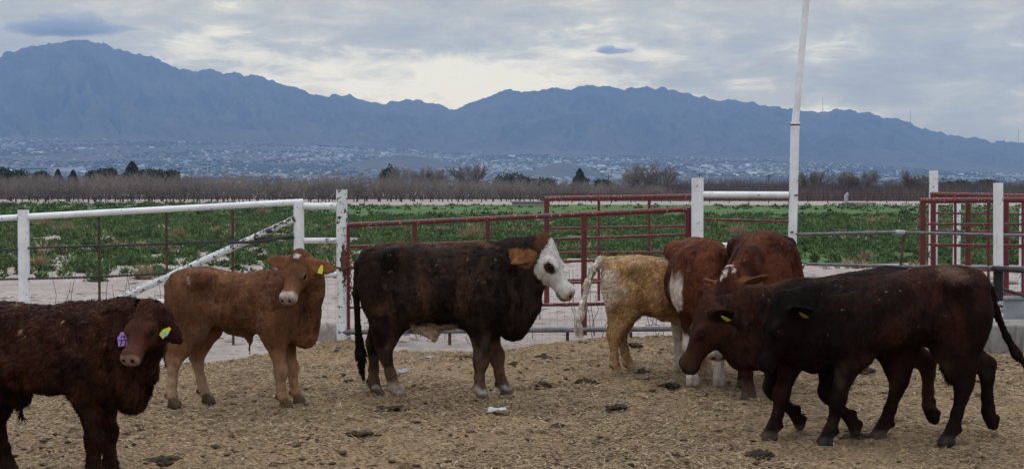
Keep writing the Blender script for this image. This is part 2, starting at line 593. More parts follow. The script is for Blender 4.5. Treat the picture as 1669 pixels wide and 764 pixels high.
def scrap(name, px, py, w, d, mat, label, cat, seed):
    nx, ny = 12, 8
    u, v = np.meshgrid(np.linspace(-1, 1, nx), np.linspace(-1, 1, ny), indexing="ij")
    e = 1 + 0.35 * (fbm(np.stack([u * 2, v * 2], -1) + seed, 3, seed) - 0.5)
    z = 0.02 + 0.05 * (fbm(np.stack([u * 1.5, v * 1.5], -1) + seed * 2, 3, seed) - 0.4)
    taper = np.sqrt(np.clip(1 - 0.8 * u * u, 0.05, 1))
    V = np.stack([u * w * e, v * d * e * taper, z], -1).reshape(-1, 3)
    o = np_obj(name, V, grid_faces(nx, ny), mat)
    md = o.modifiers.new("thickness", "SOLIDIFY"); md.thickness = 0.004
    p = gnd(px, py)
    o.location = (p.x, p.y, float(pen_h(np.array([p.x]), np.array([p.y]))[0]) + 0.004)
    tag(o, label, cat)
    return o


scrap("white_scrap", 810, 679, 0.060, 0.070, M_PAPER, "flat white scrap lying on the straw in front of the black steer", "scrap", 3)
scrap("plastic_scrap", 700, 586, 0.035, 0.10, M_BLUE, "blue grey crumpled plastic scrap on straw beneath the belly of the black steer", "scrap", 5)
scrap("plastic_scrap", 656, 615, 0.045, 0.08, M_BLUE, "pale blue grey scrap on straw beside the hind hoof of the black steer", "scrap", 8)

# rubble at the foot of the gate post
def rubble(name, px, py, w, h, label, seed):
    P, Fc = lump(3, 0.8, seed, 0.4)
    p = gnd(px, py, GZ)
    o = np_obj(name, P * [w, w * 0.7, h], Fc, M_ROCK)
    o.location = (p.x, p.y, GZ)
    tag(o, label, "rubble")


rubble("earth_mound", 528, 553, 0.27, 0.20, "low pale earth mound at the foot of the chipped white gate post", 301)
rubble("stone", 545, 546, 0.10, 0.10, "brown stone on the earth mound beside the gate post", 305)
# ------------------------------------------------------------------ mountains and the slope below them
RIDGE = np.array([(-700, 215), (-450, 180), (-250, 150), (-100, 112), (0, 93), (20, 84), (40, 80), (70, 77), (105, 70), (145, 67), (170, 71), (190, 78), (215, 88), (232, 87), (250, 95),
    (275, 107), (285, 110), (320, 117), (350, 116), (370, 120), (400, 123), (430, 124), (445, 130), (470, 140), (500, 150), (545, 157),
    (570, 155), (600, 163), (630, 169), (655, 163), (680, 165), (700, 168), (720, 174), (740, 179), (760, 172), (790, 162), (810, 154),
    (822, 148), (850, 151), (880, 146), (930, 146), (965, 139), (990, 141), (1010, 146), (1050, 142), (1100, 146), (1125, 156),
    (1160, 160), (1195, 163), (1240, 172), (1290, 179), (1330, 183), (1375, 180), (1410, 184), (1450, 190), (1490, 204), (1530, 216),
    (1580, 226), (1620, 231), (1650, 232), (1669, 236), (1760, 246), (1900, 262), (2300, 285)], float)
FOOT = np.array([(-700, 232), (0, 224), (300, 228), (450, 232), (600, 240), (740, 246), (900, 247), (1100, 252), (1300, 256), (1669, 274), (2300, 292)], float)
naz, nrow = 1300, 190
px = np.linspace(-560, 2230, naz)
Yr0, Yf0, Yb0 = 10200.0, 7600.0, 3000.0
rows = np.concatenate([np.linspace(Yb0, Yf0, 70), np.linspace(Yf0, Yr0, 101)[1:], np.linspace(Yr0, 12200, 21)[1:]])
nrow = len(rows)
PX, YY = np.meshgrid(px, rows, indexing="ij")
XX = (PX - CX) / FPX * YY


def elev(py, Y):                        # height seen at picture row py from the yard at distance Y
    return CAMZ + (HZ - py) / FPX * Y


zr = elev(np.interp(PX, RIDGE[:, 0], RIDGE[:, 1]), Yr0)
fine = fbm(np.stack([PX * 0.075, PX * 0 + 2], -1), 4, 77, 0.6) - 0.5
zr = zr + fine * 52
zf = elev(np.interp(PX, FOOT[:, 0], FOOT[:, 1]), Yf0)


def bajada(X, Y):
    pxx = X / Y * FPX + CX
    zf_ = elev(np.interp(pxx, FOOT[:, 0], FOOT[:, 1]), Yf0)
    t = np.clip((Y - Yb0) / (Yf0 - Yb0), 0, 1)
    z = -0.4 + zf_ * t ** 1.45
    g = fbm(np.stack([X / 900, Y / 900], -1), 4, 31) - 0.5
    z = z + g * 60 * t * (1 - 0.6 * t)
    for (bx, by, w, h) in ((625, 5200, 150, 34), (918, 4700, 120, 44), (690, 5300, 130, 30), (1090, 5000, 90, 30)):
        cx_ = (bx - CX) / FPX * by
        d2 = ((X - cx_) / w) ** 2 + ((Y - by) / (w * 1.6)) ** 2
        z = z + h * np.exp(-d2)
    return z


t = np.clip((YY - Yf0) / (Yr0 - Yf0), 0, 1)
tb = np.clip((YY - Yr0) / (12200 - Yr0), 0, 1)
warp = 45 * (fbm(np.stack([PX * 0.012, t * 4], -1), 3, 8) - 0.5)
rid = 1 - np.abs(2 * fbm(np.stack([(PX + warp * 2.2 + 50 * t) * 0.024, t * 1.2 + 0.0 * PX], -1), 4, 12) - 1)
rid2 = 1 - np.abs(2 * fbm(np.stack([(PX + warp * 3) * 0.075, t * 3], -1), 3, 15) - 1)
prof = t ** 1.25
H = (zr - zf)
ZZ = bajada(XX, YY) * (t <= 0) + (zf + H * prof + H * (rid - 0.8) * 0.40 * np.sin(np.pi * np.clip(t, 0, 1)) ** 0.8 * (1 - t * 0.25)
                                  + H * (rid2 - 0.8) * 0.13 * np.sin(np.pi * t) ** 0.7) * (t > 0)
# keep every spur under the line of the crest as seen from the yard
lim = CAMZ + (zr - CAMZ) * (YY / Yr0) - 4
ZZ = np.where((t > 0.02) & (t < 1), np.minimum(ZZ, np.where(t > 0.25, lim, 1e9)), ZZ)
ZZ = np.where(tb > 0, zr * (1 - 0.85 * tb ** 0.8), ZZ)


def mat_mountain():
    m, N = new_mat("bare_desert_rock")
    co = obj_co(N)
    n = N.noise(co, 0.0022, 8, 0.65)
    n2 = N.noise(co, 0.012, 5, 0.7)
    c = N.mix(N.smooth(n, 0.35, 0.65), (0.065, 0.056, 0.048), (0.112, 0.095, 0.076))
    c = N.mix(N.smooth(n2, 0.5, 0.7, 0, 0.7), c, (0.06, 0.062, 0.045))
    finish(N, c, 0.95, 0.1)
    return m


tag(np_obj("mountain_terrain", np.stack([XX, YY, ZZ], -1).reshape(-1, 3), grid_faces(naz, nrow)[:, ::-1].copy(), mat_mountain()), kind="structure")

# ---- town on the slope
M_HOUSE = [mat_plain("pale_stucco", (0.46, 0.44, 0.41), 0.9, 0.1, 0.1, bump=0), mat_plain("tan_stucco", (0.34, 0.29, 0.24), 0.9, 0.1, 0.1, bump=0),
           mat_plain("white_roof", (0.62, 0.62, 0.61), 0.8, 0.05, 0.1, bump=0), mat_plain("brown_roof", (0.20, 0.16, 0.135), 0.9, 0.1, 0.1, bump=0)]


def house_shape(w, d, h, kind):
    b = MB()
    if kind == 0:                       # flat roof with a low parapet and a lower wing
        b.box((-w, -d, -4), (w, d, h)); b.box((w, -d * 0.6, -4), (w * 1.7, d, h * 0.7)); b.box((-w * 0.4, -d * 0.2, h), (0.1 * w, d * 0.3, h + 1.0))
    else:                               # gabled
        b.box((-w, -d, -4), (w, d, h * 0.7))
        k = len(b.v)
        for x in (-w - .4, w + .4):
            for y, z in ((-d - .5, h * 0.68), (d + .5, h * 0.68), (0, h * 1.25)):
                b.v.append(Vector((x, y, z)))
        for f in ((0, 1, 2), (5, 4, 3), (0, 2, 5, 3), (1, 4, 5, 2), (0, 3, 4, 1)):
            b.f.append(tuple(k + i for i in f)); b.s.append(False)
    return b


protos = []
for i, (kind, mi) in enumerate([(0, 2), (0, 0), (1, 0), (1, 3), (0, 1), (1, 2)]):
    b = house_shape(8, 6, 4.2, kind)
    protos.append(([tuple(v) for v in b.v], b.f, M_HOUSE[mi]))
nH = 15000
hy = Yb0 + 250 + (7700 - Yb0 - 250) * rng.random(nH) ** 0.85
hp = -60 + 1790 * rng.random(nH)
hx = (hp - CX) / FPX * hy
dens = fbm(np.stack([hx / 420, hy / 420], -1), 4, 91)
streets = np.abs(((hx * 0.96 + hy * 0.28) / 60) % 1 - 0.5) < 0.40
topY = np.interp(hp, [0, 400, 450, 640, 840, 1200, 1669], [7650, 7500, 7600, 7500, 7350, 7300, 6300]) - 300 * rng.random(nH)
ok = (rng.random(nH) < np.clip((dens - 0.36) * 6.0, 0.03, 1)) & (hy < topY) & streets
for (bx, by, w) in ((640, 5200, 190), (918, 4700, 150), (690, 5300, 170)):
    ok &= ((hx - (bx - CX) / FPX * by) / w) ** 2 + ((hy - by) / (1.5 * w)) ** 2 > 1
hx, hy, hp = hx[ok], hy[ok], hp[ok]
hz = bajada(hx, hy)
hs = (0.42 + 0.42 * rng.random(len(hx))) * np.where(rng.random(len(hx)) < 0.05, 2.2, 1.0)
size = hs / hy * ((hz - 1.5) / hy * FPX > 18)
big = np.argsort(-size)[:290]
isbig = np.zeros(len(hx), bool); isbig[big] = True
for i in big:
    v, f, mt = protos[int(rng.integers(len(protos)))]
    key = "house_" + mt.name
    me = bpy.data.meshes.get(key + str(len(v)))
    if me is None:
        me = bpy.data.meshes.new(key + str(len(v))); me.from_pydata(v, [], f); me.materials.append(mt)
    o = bpy.data.objects.new("house", me); C.objects.link(o)
    s = hs[i]
    o.location = (hx[i], hy[i], hz[i]); o.scale = (s * 1.1, s, s); o.rotation_euler = (0, 0, 0.28 + (rng.random() - 0.5) * 0.3 + (1.57 if rng.random() < 0.4 else 0))
    tag(o, "small pale low house among many on the hazy slope below the mountains", "house", "houses of the town on the slope")
vb, fb, nb = {}, {}, {}
for i in np.where(~isbig)[0]:
    v, f, mt = protos[int(rng.integers(len(protos)))]
    a = 0.28 + (rng.random() - 0.5) * 0.3
    ca, sa, s = math.cos(a), math.sin(a), hs[i]
    arr = np.array(v) * s
    W_ = np.stack([arr[:, 0] * ca - arr[:, 1] * sa + hx[i], arr[:, 0] * sa + arr[:, 1] * ca + hy[i], arr[:, 2] + hz[i]], -1)
    vb.setdefault(mt.name, []).append(W_)
    k = nb.get(mt.name, 0)
    fb.setdefault(mt.name, []).extend([tuple(k + q for q in ff) for ff in f]); nb[mt.name] = k + len(v)
allV, allF, mats, mi_ = [], [], [], []
k = 0
for name in vb:
    Vv = np.concatenate(vb[name]); allV.append(Vv)
    allF += [tuple(k + q for q in ff) for ff in fb[name]]; mi_ += [len(mats)] * len(fb[name]); mats.append(bpy.data.materials[name]); k += len(Vv)
me = bpy.data.meshes.new("far_houses"); me.from_pydata(np.concatenate(allV).tolist(), [], allF)
for m_ in mats: me.materials.append(m_)
me.polygons.foreach_set("material_index", mi_)
tag(link(bpy.data.objects.new("far_houses", me)), "thousands of tiny houses of the town spread over the hazy slope", "houses", kind="stuff")

# trees between the houses, one mass
P0, F0 = lump(1, 0.9, 5, 0.4)
nT = 16000
ty = Yb0 + 150 + (7600 - Yb0 - 150) * rng.random(nT) ** 0.85
tp = -60 + 1790 * rng.random(nT)
tx = (tp - CX) / FPX * ty
ok = (rng.random(nT) < np.clip((fbm(np.stack([tx / 300, ty / 300], -1), 4, 55) - 0.42) * 5, 0.02, 1)) & (ty < np.interp(tp, [0, 400, 450, 640, 840, 1200, 1669], [7300, 7400, 7650, 7550, 7300, 7200, 6200]))
for (bx, by, w) in ((640, 5200, 190), (918, 4700, 150), (690, 5300, 170)):
    ok &= ((tx - (bx - CX) / FPX * by) / w) ** 2 + ((ty - by) / (1.5 * w)) ** 2 > 1
tx, ty = tx[ok], ty[ok]; tz = bajada(tx, ty)
ts = 4.0 + 5.0 * rng.random(len(tx))
V = (P0[None] * ts[:, None, None] * np.array([1.2, 1.2, 1.0]) + np.stack([tx, ty, tz + 1], -1)[:, None]).reshape(-1, 3)
F = (F0[None] + (np.arange(len(tx)) * len(P0))[:, None, None]).reshape(-1, 3)
g = rng.random(len(tx))[:, None]
col = np.repeat((1 - g) * np.array([0.030, 0.040, 0.025]) + g * np.array([0.085, 0.080, 0.055]), len(P0), 0)
tag(np_obj("far_town_trees", V, F, M_LEAF, col=col), "dark dots of trees between the houses of the town", "trees", kind="stuff")

# a few larger buildings that stand out
def block(name, px_, py, Y, w, h, d, mat, label, cat="building", storeys=0):
    ys = np.linspace(3200, 7400, 120)                         # the place on the slope that is seen at that height
    zs = bajada((px_ - CX) / FPX * ys, ys)
    Y0_, Y = Y, float(ys[np.argmin(np.abs(HZ - (zs - CAMZ) / ys * FPX - py))])
    w, h, d = w * Y / Y0_, h * Y / Y0_, d * Y / Y0_
    X = (px_ - CX) / FPX * Y
    z = float(bajada(np.array([X]), np.array([float(Y)]))[0])
    root = empty(name, (X, Y, z)); tag(root, label, cat)
    MB().box((X - w / 2, Y - d / 2, z - 12), (X + w / 2, Y + d / 2, z + h)).build("wall", mat, root)
    MB().box((X - w / 2 - .5, Y - d / 2 - .5, z + h), (X + w / 2 + .5, Y + d / 2 + .5, z + h + 1.2)).build("roof", M_HOUSE[2], root)
    for k in range(storeys):
        zz = z + h * (k + 0.45) / storeys
        b = MB().box((X - w * 0.45, Y - d / 2 - .3, zz), (X + w * 0.45, Y - d / 2 - .02, zz + h / storeys * 0.4))
        b.build("window", M_CABLE, root)
    return root


block("apartment_block", 638, 246, 6900, 40, 14, 20, M_HOUSE[2], "white apartment block standing out on the slope above the round brown hill", storeys=3)
block("warehouse", 60, 280, 3150, 66, 10, 30, M_HOUSE[1], "tan warehouse with a stepped front at the far left edge below the town", storeys=1)
block("long_warehouse", 105, 279, 3400, 92, 8, 40, M_HOUSE[2], "long white warehouse behind the dark tree line at left", storeys=0)
block("storage_tower", 335, 287, 3300, 12, 30, 12, M_HOUSE[1], "slim pale tower rising behind the orchard at left", "tower", storeys=3)
block("white_shed", 1007, 291, 3050, 17, 9, 12, M_HOUSE[2], "white box shed beyond the thicket right of the dark conifer", storeys=0)
block("tall_block", 1464, 288, 4200, 10, 20, 14, M_HOUSE[2], "narrow white tower block in the town right of the tall leaning pole", storeys=4)
block("flat_warehouse", 1440, 294, 3600, 70, 7, 30, M_HOUSE[2], "long low white warehouse in the town right of the tall leaning pole", storeys=0)
block("flat_warehouse", 800, 282, 4000, 60, 7, 30, M_HOUSE[0], "long low pale warehouse at the foot of the town above the dark shrubs", storeys=0)

# masts on the crest
def mast(px_, py0, py1, label):
    p0, p1 = at(px_, py0, Yr0), at(px_, py1, Yr0)
    root = empty("radio_mast", p0); tag(root, label, "mast")
    MB().tube([p0 - Vector((0, 0, 25)), p1], [2.2, 1.0], 5).build("lattice_mast", M_CABLE, root)
    b = MB()
    for k in (0.35, 0.6, 0.85):
        q = p0.lerp(p1, k); b.box((q.x - 4, q.y - 2, q.z - 1), (q.x + 4, q.y + 2, q.z + 1))
    b.build("antenna_arm", M_CABLE, root)


mast(1341, 185, 160, "thin radio mast on the ridge just right of the tall leaning pole")
mast(1484, 203, 178, "radio mast on the falling right end of the ridge")
mast(1660, 235, 210, "faint radio mast on the ridge at the right edge of the view")
mast(169, 72, 66, "tiny mast on the highest peak at left")

# ------------------------------------------------------------------ trees
def branchy(seed, h, spread, nlimb, depth, twr, vase=0.8, ntw=3, trunk_h=0.16):
    """leafless tree as 3-sided tapering prisms; returns V, F, col"""
    r_ = random.Random(seed)
    V, F, Cc = [], [], []
    tone = r_.uniform(0.7, 1.25)

    def seg(a, b, ra, rb, c):
        T = (b - a).normalized()
        n = T.orthogonal().normalized(); m = T.cross(n)
        k = len(V)
        for p, r in ((a, ra), (b, rb)):
            for q in range(3):
                t = 2.094 * q
                V.append(p + (n * math.cos(t) + m * math.sin(t)) * r)
                Cc.append(c)
        for q in range(3):
            F.append((k + q, k + (q + 1) % 3, k + 3 + (q + 1) % 3, k + 3 + q))

    def grow(p, d, L, r, lev):
        c = tuple(tone * q for q in ((0.122, 0.102, 0.090) if lev > 1 else (0.220, 0.185, 0.164)))
        q = p
        for s in range(2):
            d2 = (d + Vector((r_.gauss(0, .13), r_.gauss(0, .13), r_.gauss(0.05, .10)))).normalized()
            e = q + d2 * L / 2
            seg(q, e, r * (1 - 0.3 * s), r * (0.7 - 0.2 * s), c)
            q, d = e, d2
            if lev > 0 and s == 0:
                for _ in range(1):
                    dd = (d + Vector((r_.gauss(0, .6), r_.gauss(0, .6), r_.gauss(0.15, .3)))).normalized()
                    grow(q, dd, L * 0.6, max(r * 0.5, twr), lev - 1)
        if lev > 0:
            for _ in range(ntw if lev < depth else 3):
                dd = (d + Vector((r_.gauss(0, .48), r_.gauss(0, .48), r_.gauss(0.12, .30)))).normalized()
                grow(q, dd, L * r_.uniform(0.55, 0.8), max(r * 0.5, twr), lev - 1)
    th = h * trunk_h
    rt = h * 0.028
    seg(Vector((0, 0, -0.3)), Vector((0, 0, th)), rt * 1.2, rt, (0.075, 0.060, 0.052))
    for k in range(nlimb):
        a = 6.283 * k / nlimb + r_.uniform(-.4, .4)
        d = Vector((math.cos(a) * spread, math.sin(a) * spread, vase)).normalized()
        grow(Vector((0, 0, th * r_.uniform(0.8, 1))), d, h * r_.uniform(0.30, 0.40), rt * 0.55, depth)
    A = np.array([v[:] for v in V])
    A[:, 2] *= h / np.percentile(A[:, 2], 99.0)
    return A, np.array(F), np.array(Cc)


def cut_tree(name, seed, **kw):
    """trunk and crown as two meshes"""
    V, F, c = branchy(seed, **kw)
    me_t = np_mesh(name + "_trunk", V[:6], F[:3], c[:6], True, [M_TWIG])
    me_c = np_mesh(name + "_crown", V[6:], F[3:] - 6, c[6:], True, [M_TWIG])
    return me_t, me_c


orch = [cut_tree("orchard", 40 + i, h=4.4, spread=0.85, nlimb=5, depth=3, twr=0.013, ntw=3) for i in range(7)]
YO = 205.0
cnt = 0
far_list = []
for row in range(9):
    Yrow = YO + row * 6.2
    ncol = int(0.80 * Yrow / 3.7)
    for j in range(ncol + 1):
        x = -0.40 * Yrow + j * 3.7 + rng.normal(0, .25)
        pxx = x / Yrow * FPX + CX
        if pxx > 1090 or pxx < -30: continue
        hs_ = np.interp(pxx, [0, 350, 700, 900, 1090], [0.90, 0.90, 0.87, 0.75, 0.55]) * rng.uniform(0.72, 1.15)
        if row < 3 and rng.random() < 0.07: continue
        far_list.append((row, x, Yrow + rng.normal(0, .3), hs_))
proto = None
vs, fs, cs, b = [], [], [], 0
for (row, x, y, s) in far_list:
    k = int(rng.integers(len(orch)))
    if cnt < 215:
        o = empty("orchard_tree", (x, y, GZ), rng.random() * 6.28); o.scale = (s * 1.05, s * 1.05, s)
        for nm, me in zip(("trunk", "crown"), orch[k]):
            c_ = bpy.data.objects.new(nm, me); link(c_, o)
        tag(o, "bare vase shaped orchard tree in the rows behind the green field", "tree", "bare orchard trees in rows behind the field")
        cnt += 1
    else:
        me = orch[k][1]
        n = len(me.vertices); co = np.empty(n * 3, np.float32); me.vertices.foreach_get("co", co); co = co.reshape(-1, 3)
        a = rng.random() * 6.28; ca, sa = math.cos(a), math.sin(a)
        W_ = np.stack([co[:, 0] * ca - co[:, 1] * sa, co[:, 0] * sa + co[:, 1] * ca, co[:, 2]], -1) * s + [x, y, GZ]
        vs.append(W_); fs.append(np.arange(n // 6 * 6).reshape(-1, 6) + b); b += n
        cs.append(np.full((n, 3), 1.0) * [0.115, 0.096, 0.092])
if vs:
    six = np.concatenate(fs)
    quads = np.concatenate([six[:, [q, (q + 1) % 3, 3 + (q + 1) % 3, 3 + q]] for q in range(3)])
    tag(np_obj("orchard_depth", np.concatenate(vs), quads, M_TWIG, col=np.concatenate(cs)), "bare trees of the rear orchard rows reading as one brown mass", "orchard", kind="stuff")


# brown thicket across the right half
def thicket(n, x0f, x1f, Y0, Y1, hfun, seed):
    r = np.random.default_rng(seed)
    Y = Y0 + (Y1 - Y0) * r.random(n)
    pxx = x0f + (x1f - x0f) * r.random(n)
    X = (pxx - CX) / FPX * Y
    h = hfun(pxx) * (0.45 + 0.6 * r.random(n)) * (0.7 + 0.6 * fbm(np.stack([X * 0.22, Y * 0.1], -1), 3, seed))
    V, Fq = [], None
    base = np.stack([X, Y, np.full(n, GZ)], -1)
    lean = np.stack([r.normal(0, .28, n), r.normal(0, .28, n), np.ones(n)], -1)
    tip = base + lean * h[:, None]
    mid = (base + tip) / 2 + r.normal(0, .12, (n, 3))
    a = r.random(n) * 3.14
    s = np.stack([np.cos(a), np.sin(a), 0 * a], -1)
    w0, w1 = 0.05, 0.03
    V = np.stack([base - s * w0, base + s * w0, mid + s * w1, mid - s * w1, tip], 1).reshape(-1, 3)
    i = np.arange(n)[:, None] * 5
    u = r.random(n)[:, None]
    col = (1 - u) * np.array([0.070, 0.054, 0.050]) + u * np.array([0.165, 0.130, 0.118])
    return V, [i + [0, 1, 2, 3], i + [3, 2, 4]], np.repeat(col, 5, 0)


V, F, col = thicket(16000, 880, 1760, 225, 262, lambda p: np.interp(p, [880, 980, 1110, 1290, 1669], [1.0, 1.9, 2.4, 2.5, 2.3]), 5)
tag(np_obj("near_thicket", V, F, M_TWIG, col=col, smooth=False), "low brown bare thicket beyond the right half of the green field", "thicket", kind="stuff")
V, F, col = thicket(22000, 900, 1780, 300, 380, lambda p: np.interp(p, [900, 1000, 1110, 1290, 1669], [3.2, 4.2, 5.2, 5.0, 4.5]), 6)
tag(np_obj("far_thicket", V, F, M_TWIG, col=col * 0.85, smooth=False), "taller dark brown bare woodland behind the low thicket", "woodland", kind="stuff")
V, F, col = thicket(7000, -60, 900, 272, 300, lambda p: np.interp(p, [0, 900], [3.2, 3.4]), 8)
tag(np_obj("orchard_undergrowth", V, F, M_TWIG, col=col * 0.9, smooth=False), "brown bare brush filling in behind the orchard rows", "brush", kind="stuff")

# single bare trees above the thicket
for i, (pxx, pyt, Y, w, lab) in enumerate([
        (766, 277, 300, 1.15, "round bare pale brown tree rising above the orchard right of the middle"),
        (1072, 274, 300, 1.25, "large round bare tree standing out of the thicket left of the white fence post"),
        (1040, 282, 305, 1.1, "smaller bare tree leaning into the large round one on its right"),
        (1322, 285, 300, 1.0, "spreading bare tree beyond the thicket just right of the tall leaning pole"),
        (1378, 288, 310, 1.0, "pale wispy bare tree beyond the thicket, second from the tall pole"),
        (1408, 285, 310, 1.0, "pale yellowish bare tree beyond the thicket, third from the tall pole"),
        (1490, 287, 300, 1.2, "bare dark tree beyond the thicket left of the tall white post at right"),
        (660, 281, 300, 1.0, "bare tree behind the orchard next to the dark round crown"),
        (700, 283, 305, 1.1, "pale bare tree behind the orchard left of the round pale one")]):
    h = (elev(pyt - 4, Y) - GZ) * 1.05
    mt, mc = cut_tree("bare", 200 + i, h=h, spread=0.75 * w, nlimb=8, depth=4, twr=0.040, ntw=3, trunk_h=0.2)
    o = empty("bare_tree", ((pxx - CX) / FPX * Y, Y, GZ)); tag(o, lab, "tree", "bare trees above the thicket")
    link(bpy.data.objects.new("trunk", mt), o); link(bpy.data.objects.new("crown", mc), o)


# evergreens
def evergreen(pxx, pyt, Y, w, kind, label, seed):
    r = np.random.default_rng(seed)
    h = elev(pyt, Y) - GZ
    n = 2600
    if kind == "cone":
        t = r.random(n) ** 0.8
        rad = w / 2 * (1 - t) ** 0.8 * (0.75 + 0.5 * vnoise(np.stack([t * 7, np.zeros(n)], -1), seed)) + 0.08
        a = r.random(n) * 6.283
        q = np.sqrt(r.random(n)) * rad * (0.8 + 0.4 * vnoise(np.stack([np.cos(a) * 2, np.sin(a) * 2, t * 6], -1), seed))
        P = np.stack([np.cos(a) * q, np.sin(a) * q, h * (0.12 + 0.88 * t)], -1)
    else:
        d = r.normal(size=(n, 3)); d /= np.linalg.norm(d, axis=1)[:, None]
        q = r.random(n) ** 0.45 * (0.65 + 0.7 * fbm(d * 1.7, 3, seed))
        P = d * q[:, None] * [w / 2, w / 2, h * 0.46] + [0, 0, h * 0.54]
    s = 0.16 + 0.22 * r.random(n)
    d1 = r.normal(size=(n, 3)); d1 /= np.linalg.norm(d1, axis=1)[:, None]
    d2 = np.cross(d1, r.normal(size=(n, 3))); d2 /= np.linalg.norm(d2, axis=1)[:, None]
    V = np.stack([P - d1 * s[:, None], P + d2 * s[:, None] * .7, P + d1 * s[:, None], P - d2 * s[:, None] * .7], 1).reshape(-1, 3)
    u = r.random(n)[:, None]
    col = (1 - u) * np.array([0.018, 0.028, 0.016]) + u * np.array([0.045, 0.058, 0.028])
    root = empty("evergreen_tree", ((pxx - CX) / FPX * Y, Y, GZ)); tag(root, label, "tree", "evergreens behind the bare trees")
    p = Vector(root.location)
    MB().tube([p + Vector((0, 0, -.2)), p + Vector((0.05, 0, h * 0.45)), p + Vector((0, 0, h * 0.85))], [h * .03, h * .022, h * .008], 7).build("trunk", M_TWIGWOOD, root)
    np_obj("crown", V, np.arange(4 * n).reshape(-1, 4), M_LEAF, root, np.repeat(col, 4, 0), smooth=False)


M_TWIGWOOD = mat_plain("dark_bark", (0.06, 0.045, 0.035), 0.9, 0.3, 4)
EV = [(945, 275, 400, 5.4, "cone", "dark pointed conifer standing alone above the thicket"),
      (832, 281, 400, 8.0, "round", "dark rounded evergreen, largest of the three above the orchard's right end"),
      (857, 288, 400, 6.0, "round", "dark low evergreen between two others at the orchard's right end"),
      (884, 288, 400, 7.0, "round", "dark low evergreen, rightmost of three at the orchard's right end"),
      (982, 291, 400, 5.0, "round", "small dark evergreen bush above the thicket right of the conifer"),
      (636, 273, 330, 3.8, "round", "dark flat topped evergreen crown rising alone behind the orchard"),
      (216, 264, 330, 7.0, "cone", "tallest dark evergreen in the tree line at left"),
      (240, 274, 330, 5.0, "round", "dark evergreen just right of the tallest one at left"),
      (262, 277, 330, 4.0, "round", "dark evergreen, second right of the tallest one at left"),
      (280, 277, 330, 3.4, "round", "dark evergreen at the right end of the left tree line"),
      (175, 271, 330, 4.4, "round", "dark evergreen left of the tallest one in the tree line"),
      (152, 277, 330, 3.4, "round", "small dark evergreen below the gap left of the tree line's tall pair"),
      (120, 278, 330, 3.2, "cone", "small pointed evergreen in the middle of the left tree line"),
      (95, 277, 330, 3.4, "cone", "pointed evergreen fourth from the picture's left edge"),
      (70, 277, 330, 3.4, "round", "dark evergreen third from the picture's left edge"),
      (28, 275, 330, 5.2, "round", "broad dark evergreen second from the picture's left edge"),
      (3, 272, 330, 4.6, "round", "dark evergreen at the very left edge of the view"),
      (1607, 291, 400, 4.8, "round", "dark round evergreen beside the white post at right"),
      (1566, 294, 400, 5.4, "round", "broad dark evergreen between the two white posts at right"),
      (1546, 297, 400, 4.0, "round", "low dark evergreen next to the broad one at right")]
for i, e in enumerate(EV):
    evergreen(*e[:3], e[3] * 1.35, e[4], e[5], 700 + i)


# utility poles far off
for (pxx, p0, p1, Y, lab) in [(292, 290, 272, 380, "thin dark utility pole behind the orchard at left"), (1140, 300, 283, 380, "thin dark utility pole behind the square white fence post"),
                              (1253, 306, 284, 380, "thin dark utility pole left of the tall leaning pole"), (1537, 300, 290, 380, "short dark utility pole right of the tall white post"),
                              (992, 302, 285, 380, "thin pale utility pole beside the white box shed")]:
    root = empty("utility_pole", (at(pxx, p0, Y).x, Y, GZ)); tag(root, lab, "pole")
    a, b_ = Vector(root.location), at(pxx, p1, Y)
    b_.x = a.x
    MB().tube([a, b_], [0.17, 0.12], 7).build("pole", M_CABLE, root)
    MB().box((b_.x - .8, b_.y - .06, b_.z - .5), (b_.x + .8, b_.y + .06, b_.z - .36)).build("crossarm", M_CABLE, root)

# far brown pipe fence behind the field
YP = 188.0
root = empty("far_pipe_fence", (60, YP, GZ)); tag(root, "long low rusty pipe fence at the far right edge of the field", "fence")
x0, x1 = (900 - CX) / FPX * YP, (1760 - CX) / FPX * YP
for z in (0.45, 0.85, 1.25):
    MB().tube([(x0, YP, GZ + z), (x1, YP, GZ + z)], 0.045, 6).build("rail", M_RUST, root)
x = x0
while x < x1:
    MB().tube([(x, YP, GZ), (x, YP, GZ + 1.3)], 0.06, 6).build("post", M_RUST, root); x += 2.6
p = gnd(1379, 334, GZ)
root = empty("standpipe", p); tag(root, "small grey standpipe with a pale concrete pad at the far edge of the field", "standpipe")
MB().tube([p, p + Vector((0, 0, 1.1)), p + Vector((0.25, 0, 1.3))], 0.22, 8).build("pipe", M_GALV, root)
MB().box((p.x - .3, p.y - .8, p.z), (p.x + 3.2, p.y + .8, p.z + .3)).build("concrete_pad", M_ROCK, root)
p = gnd(865, 337, GZ)
root = empty("irrigation_box", p); tag(root, "pale concrete irrigation box at the far edge of the field above the red gates", "irrigation box")
MB().box((p.x - 1.9, p.y - .8, p.z), (p.x + 1.9, p.y + .8, p.z + .45)).build("box_wall", M_ROCK, root, 0.05)
MB().box((p.x - 2.0, p.y - .9, p.z + .45), (p.x + 2.0, p.y + .9, p.z + .55)).build("lid", M_ROCK, root)


